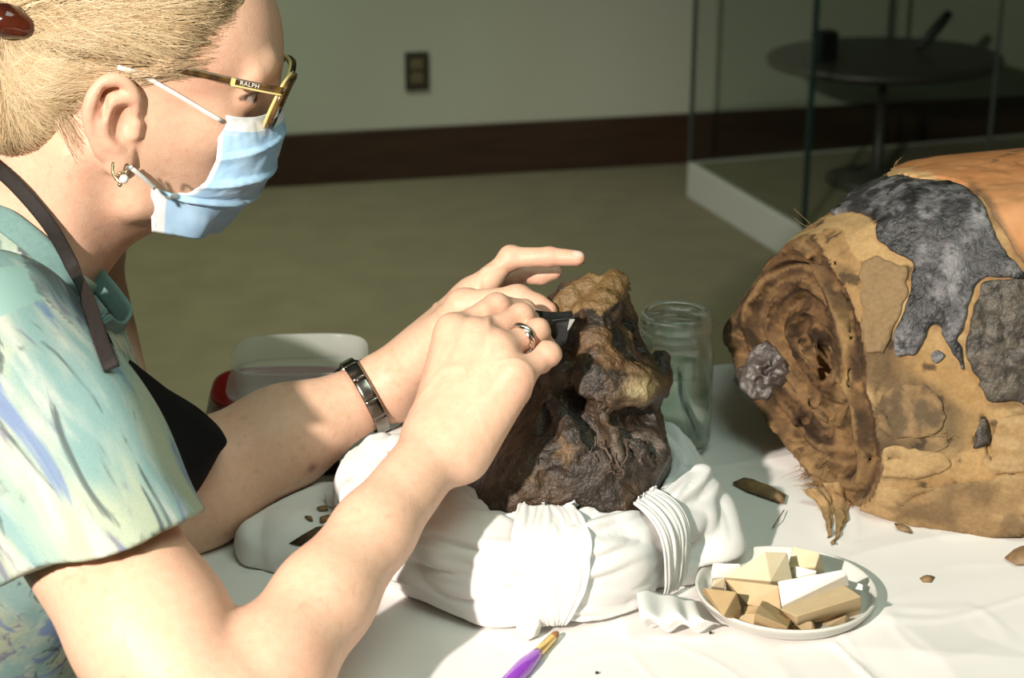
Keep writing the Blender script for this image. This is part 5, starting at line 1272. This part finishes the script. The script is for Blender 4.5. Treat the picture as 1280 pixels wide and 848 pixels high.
# ---------------------------------------------------------------- paintbrush
M['purple'] = mat('purple_acrylic', (.30, .055, .55), .12, coat=.6, noise=(40, (.42, .12, .68), .6))
M['brass'] = mat('gold_ferrule', (.80, .58, .22), .3, metal=.85, noise=(200, (.7, .48, .16), .5))
M['bristle'] = mat('brown_bristle', (.36, .16, .05), .6, noise=(400, (.22, .09, .03), .8), bump=(900, .5, .0005))
b0, b1 = onz(697, 791, TZ + .0055), onz(640, 848, TZ + .0065); bd = nrm((b1 - b0) * [1, 1, 0]); br = empty('paint_brush', b0); tag(br, 'small paint brush with purple handle and gold ferrule in front of the cushion', 'brush')
def bp(d): return b0 + bd * d + np.array([0, 0, .0])
V, F = tube([bp(d) for d in (0, .003, .006, .009)], [.0012, .0026, .0030, .0030], 12); mk('bristles', V, F, M['bristle'], br)
V, F = tube([bp(d) for d in (.008, .010, .020, .031, .032)], [.0030, .0032, .0033, .0036, .0034], 14); mk('ferrule', V, F, M['brass'], br)
ds = np.linspace(.031, .16, 24); V, F = tube([bp(d) for d in ds], np.interp(ds, [.031, .036, .052, .085, .13, .16], [.0036, .0044, .0062, .0056, .0036, .0022]), 18); mk('handle', V, F, M['purple'], br)

# ---------------------------------------------------------------- dish of sponge wedges
DC = onz(981, 755); DC[2] = TZ + .0022
M['dish'] = clear_mat('milky_lid', (.72, .71, .66), .82, .3)
V, F = lathe([(0, .001), (.0585, .001), (.0610, .003), (.0622, .0060), (.0638, .0068), (.0644, .0095), (.0655, .0102), (.0655, .0118), (.0644, .0124), (.0628, .0114), (.0614, .0085), (.0600, .0045), (.057, .003), (0, .003)], 80)
o = mk('plastic_dish', V + DC, F, M['dish'], loc=DC); tag(o, 'round translucent plastic lid used as a dish for sponge wedges', 'dish')
def spm(name, c1, c2): return mat(name, c1, .9, noise=(60, c2, .6), bump=(1600, .25, .0006), spec=.15)
M['sp_tan'] = spm('tan_sponge', (.56, .43, .26), (.48, .35, .19)); M['sp_pale'] = spm('pale_sponge', (.68, .58, .40), (.60, .49, .31)); M['sp_white'] = spm('white_sponge', (.84, .82, .76), (.78, .76, .70)); M['sp_brown'] = spm('brown_sponge', (.42, .30, .16), (.34, .23, .115))
GS = 'cosmetic sponge wedges in the round dish'
def sponge(pts, ext, m, label):
    """pts: visible face corners (px, py, z); ext: extrusion of the block behind that face"""
    a = np.array([onz(x, y, TZ + z) for x, y, z in pts]); ext = np.asarray(ext, float)
    b = a + ext; b[:, 2] = np.maximum(b[:, 2], TZ + .0056); a[:, 2] = np.maximum(a[:, 2], TZ + .0056)
    for arr in (a, b):
        for q_ in arr:
            r_ = np.hypot(*(q_ - DC)[:2])
            if r_ > .056 and q_[2] < TZ + .020: q_[:2] = DC[:2] + (q_ - DC)[:2] * .056 / r_
    bmh = bmesh.new()
    for q_ in np.vstack([a, b]): bmh.verts.new(q_)
    hr = bmesh.ops.convex_hull(bmh, input=bmh.verts[:]); bmesh.ops.delete(bmh, geom=[g_ for g_ in hr['geom_interior'] if isinstance(g_, bmesh.types.BMVert)], context='VERTS')
    bmesh.ops.dissolve_limit(bmh, angle_limit=radians(7), verts=bmh.verts[:], edges=bmh.edges[:]); bmesh.ops.recalc_face_normals(bmh, faces=bmh.faces)
    bmh.verts.index_update(); Vq = [tuple(v_.co) for v_ in bmh.verts]; Fq = [tuple(v_.index for v_ in f_.verts) for f_ in bmh.faces]; bmh.free()
    o = mk('sponge_wedge', Vq, Fq, m, smooth=False, bevel=.0008, loc=a.mean(0))
    tag(o, label, 'sponge', GS); return o
sponge([(906, 722, .028), (956, 690, .046), (984, 691, .042), (991, 727, .024), (963, 727, .031)], (0.003, .016, -.020), M['sp_pale'], 'large pale wedge with a long tip on top of the pile by the ring cushion')
sponge([(987, 700, .028), (991, 683, .036), (1025, 691, .040), (1031, 714, .020), (1019, 710, .028), (988, 711, .022)], (.002, .016, -.018), M['sp_pale'], 'pale block standing at the back of the pile towards the torso')
sponge([(972, 727, .036), (1055, 712, .040), (1059, 719, .036), (977, 758, .024)], (.004, .007, -.012), M['sp_white'], 'clean white wedge lying across the pile')
sponge([(992, 707, .028), (1022, 714, .030), (1018, 724, .022), (994, 722, .022)], (0, .014, -.014), M['sp_white'], 'white piece in shade behind the clean white wedge')
sponge([(975, 762, .025), (1056, 732, .034), (1077, 746, .036), (996, 771, .029), (1079, 771, .014), (997, 784, .013)], (.004, .018, -.010), M['sp_tan'], 'longest tan wedge below the clean white wedge')
sponge([(906, 724, .028), (973, 732, .032), (977, 766, .014), (934, 756, .018)], (.002, .014, -.010), M['sp_tan'], 'tan wedge in the middle of the pile under the large pale wedge')
sponge([(868, 762, .013), (881, 735, .032), (921, 740, .035), (904, 771, .022), (909, 783, .010), (925, 762, .019)], (-.001, .014, -.010), M['sp_brown'], 'yellow-brown cube touching the tissue corner')
sponge([(938, 793, .009), (943, 767, .029), (950, 757, .027), (987, 780, .020), (985, 785, .022), (982, 796, .009)], (0.004, .015, -.004), M['sp_brown'], 'brown block leaning at the front rim of the dish')
sponge([(913, 782, .011), (926, 772, .016), (942, 771, .018), (934, 781, .016), (936, 789, .010)], (.002, .010, -.004), M['sp_tan'], 'small tan chip at the front rim beside the yellow-brown cube')
sponge([(931, 757, .016), (949, 758, .018), (947, 772, .010), (929, 770, .010)], (.001, .010, -.004), M['sp_brown'], 'small brown chip wedged between the cube and the middle wedge')
sponge([(983, 794, .010), (996, 780, .016), (1020, 784, .016), (1020, 795, .010)], (.002, .012, -.004), M['sp_tan'], 'small tan wedge at the front rim under the longest wedge')
sponge([(1031, 782, .012), (1068, 774, .014), (1060, 784, .007), (1046, 788, .011)], (0, .010, -.004), M['sp_tan'], 'thin tan wedge at the rim under the end of the longest wedge')
sponge([(1056, 724, .020), (1079, 731, .020), (1078, 744, .012), (1058, 740, .012)], (0, .012, -.008), M['sp_white'], 'pale block in shade behind the end of the longest wedge')
sponge([(889, 734, .024), (892, 725, .028), (907, 722, .028), (906, 736, .020)], (0, .012, -.012), M['sp_pale'], 'small pale piece between the yellow-brown cube and the large pale wedge')
sponge([(890, 723, .018), (891, 704, .030), (926, 705, .030), (928, 722, .018)], (0, .010, -.012), M['sp_white'], 'pale greenish block in the shade of the ring cushion')
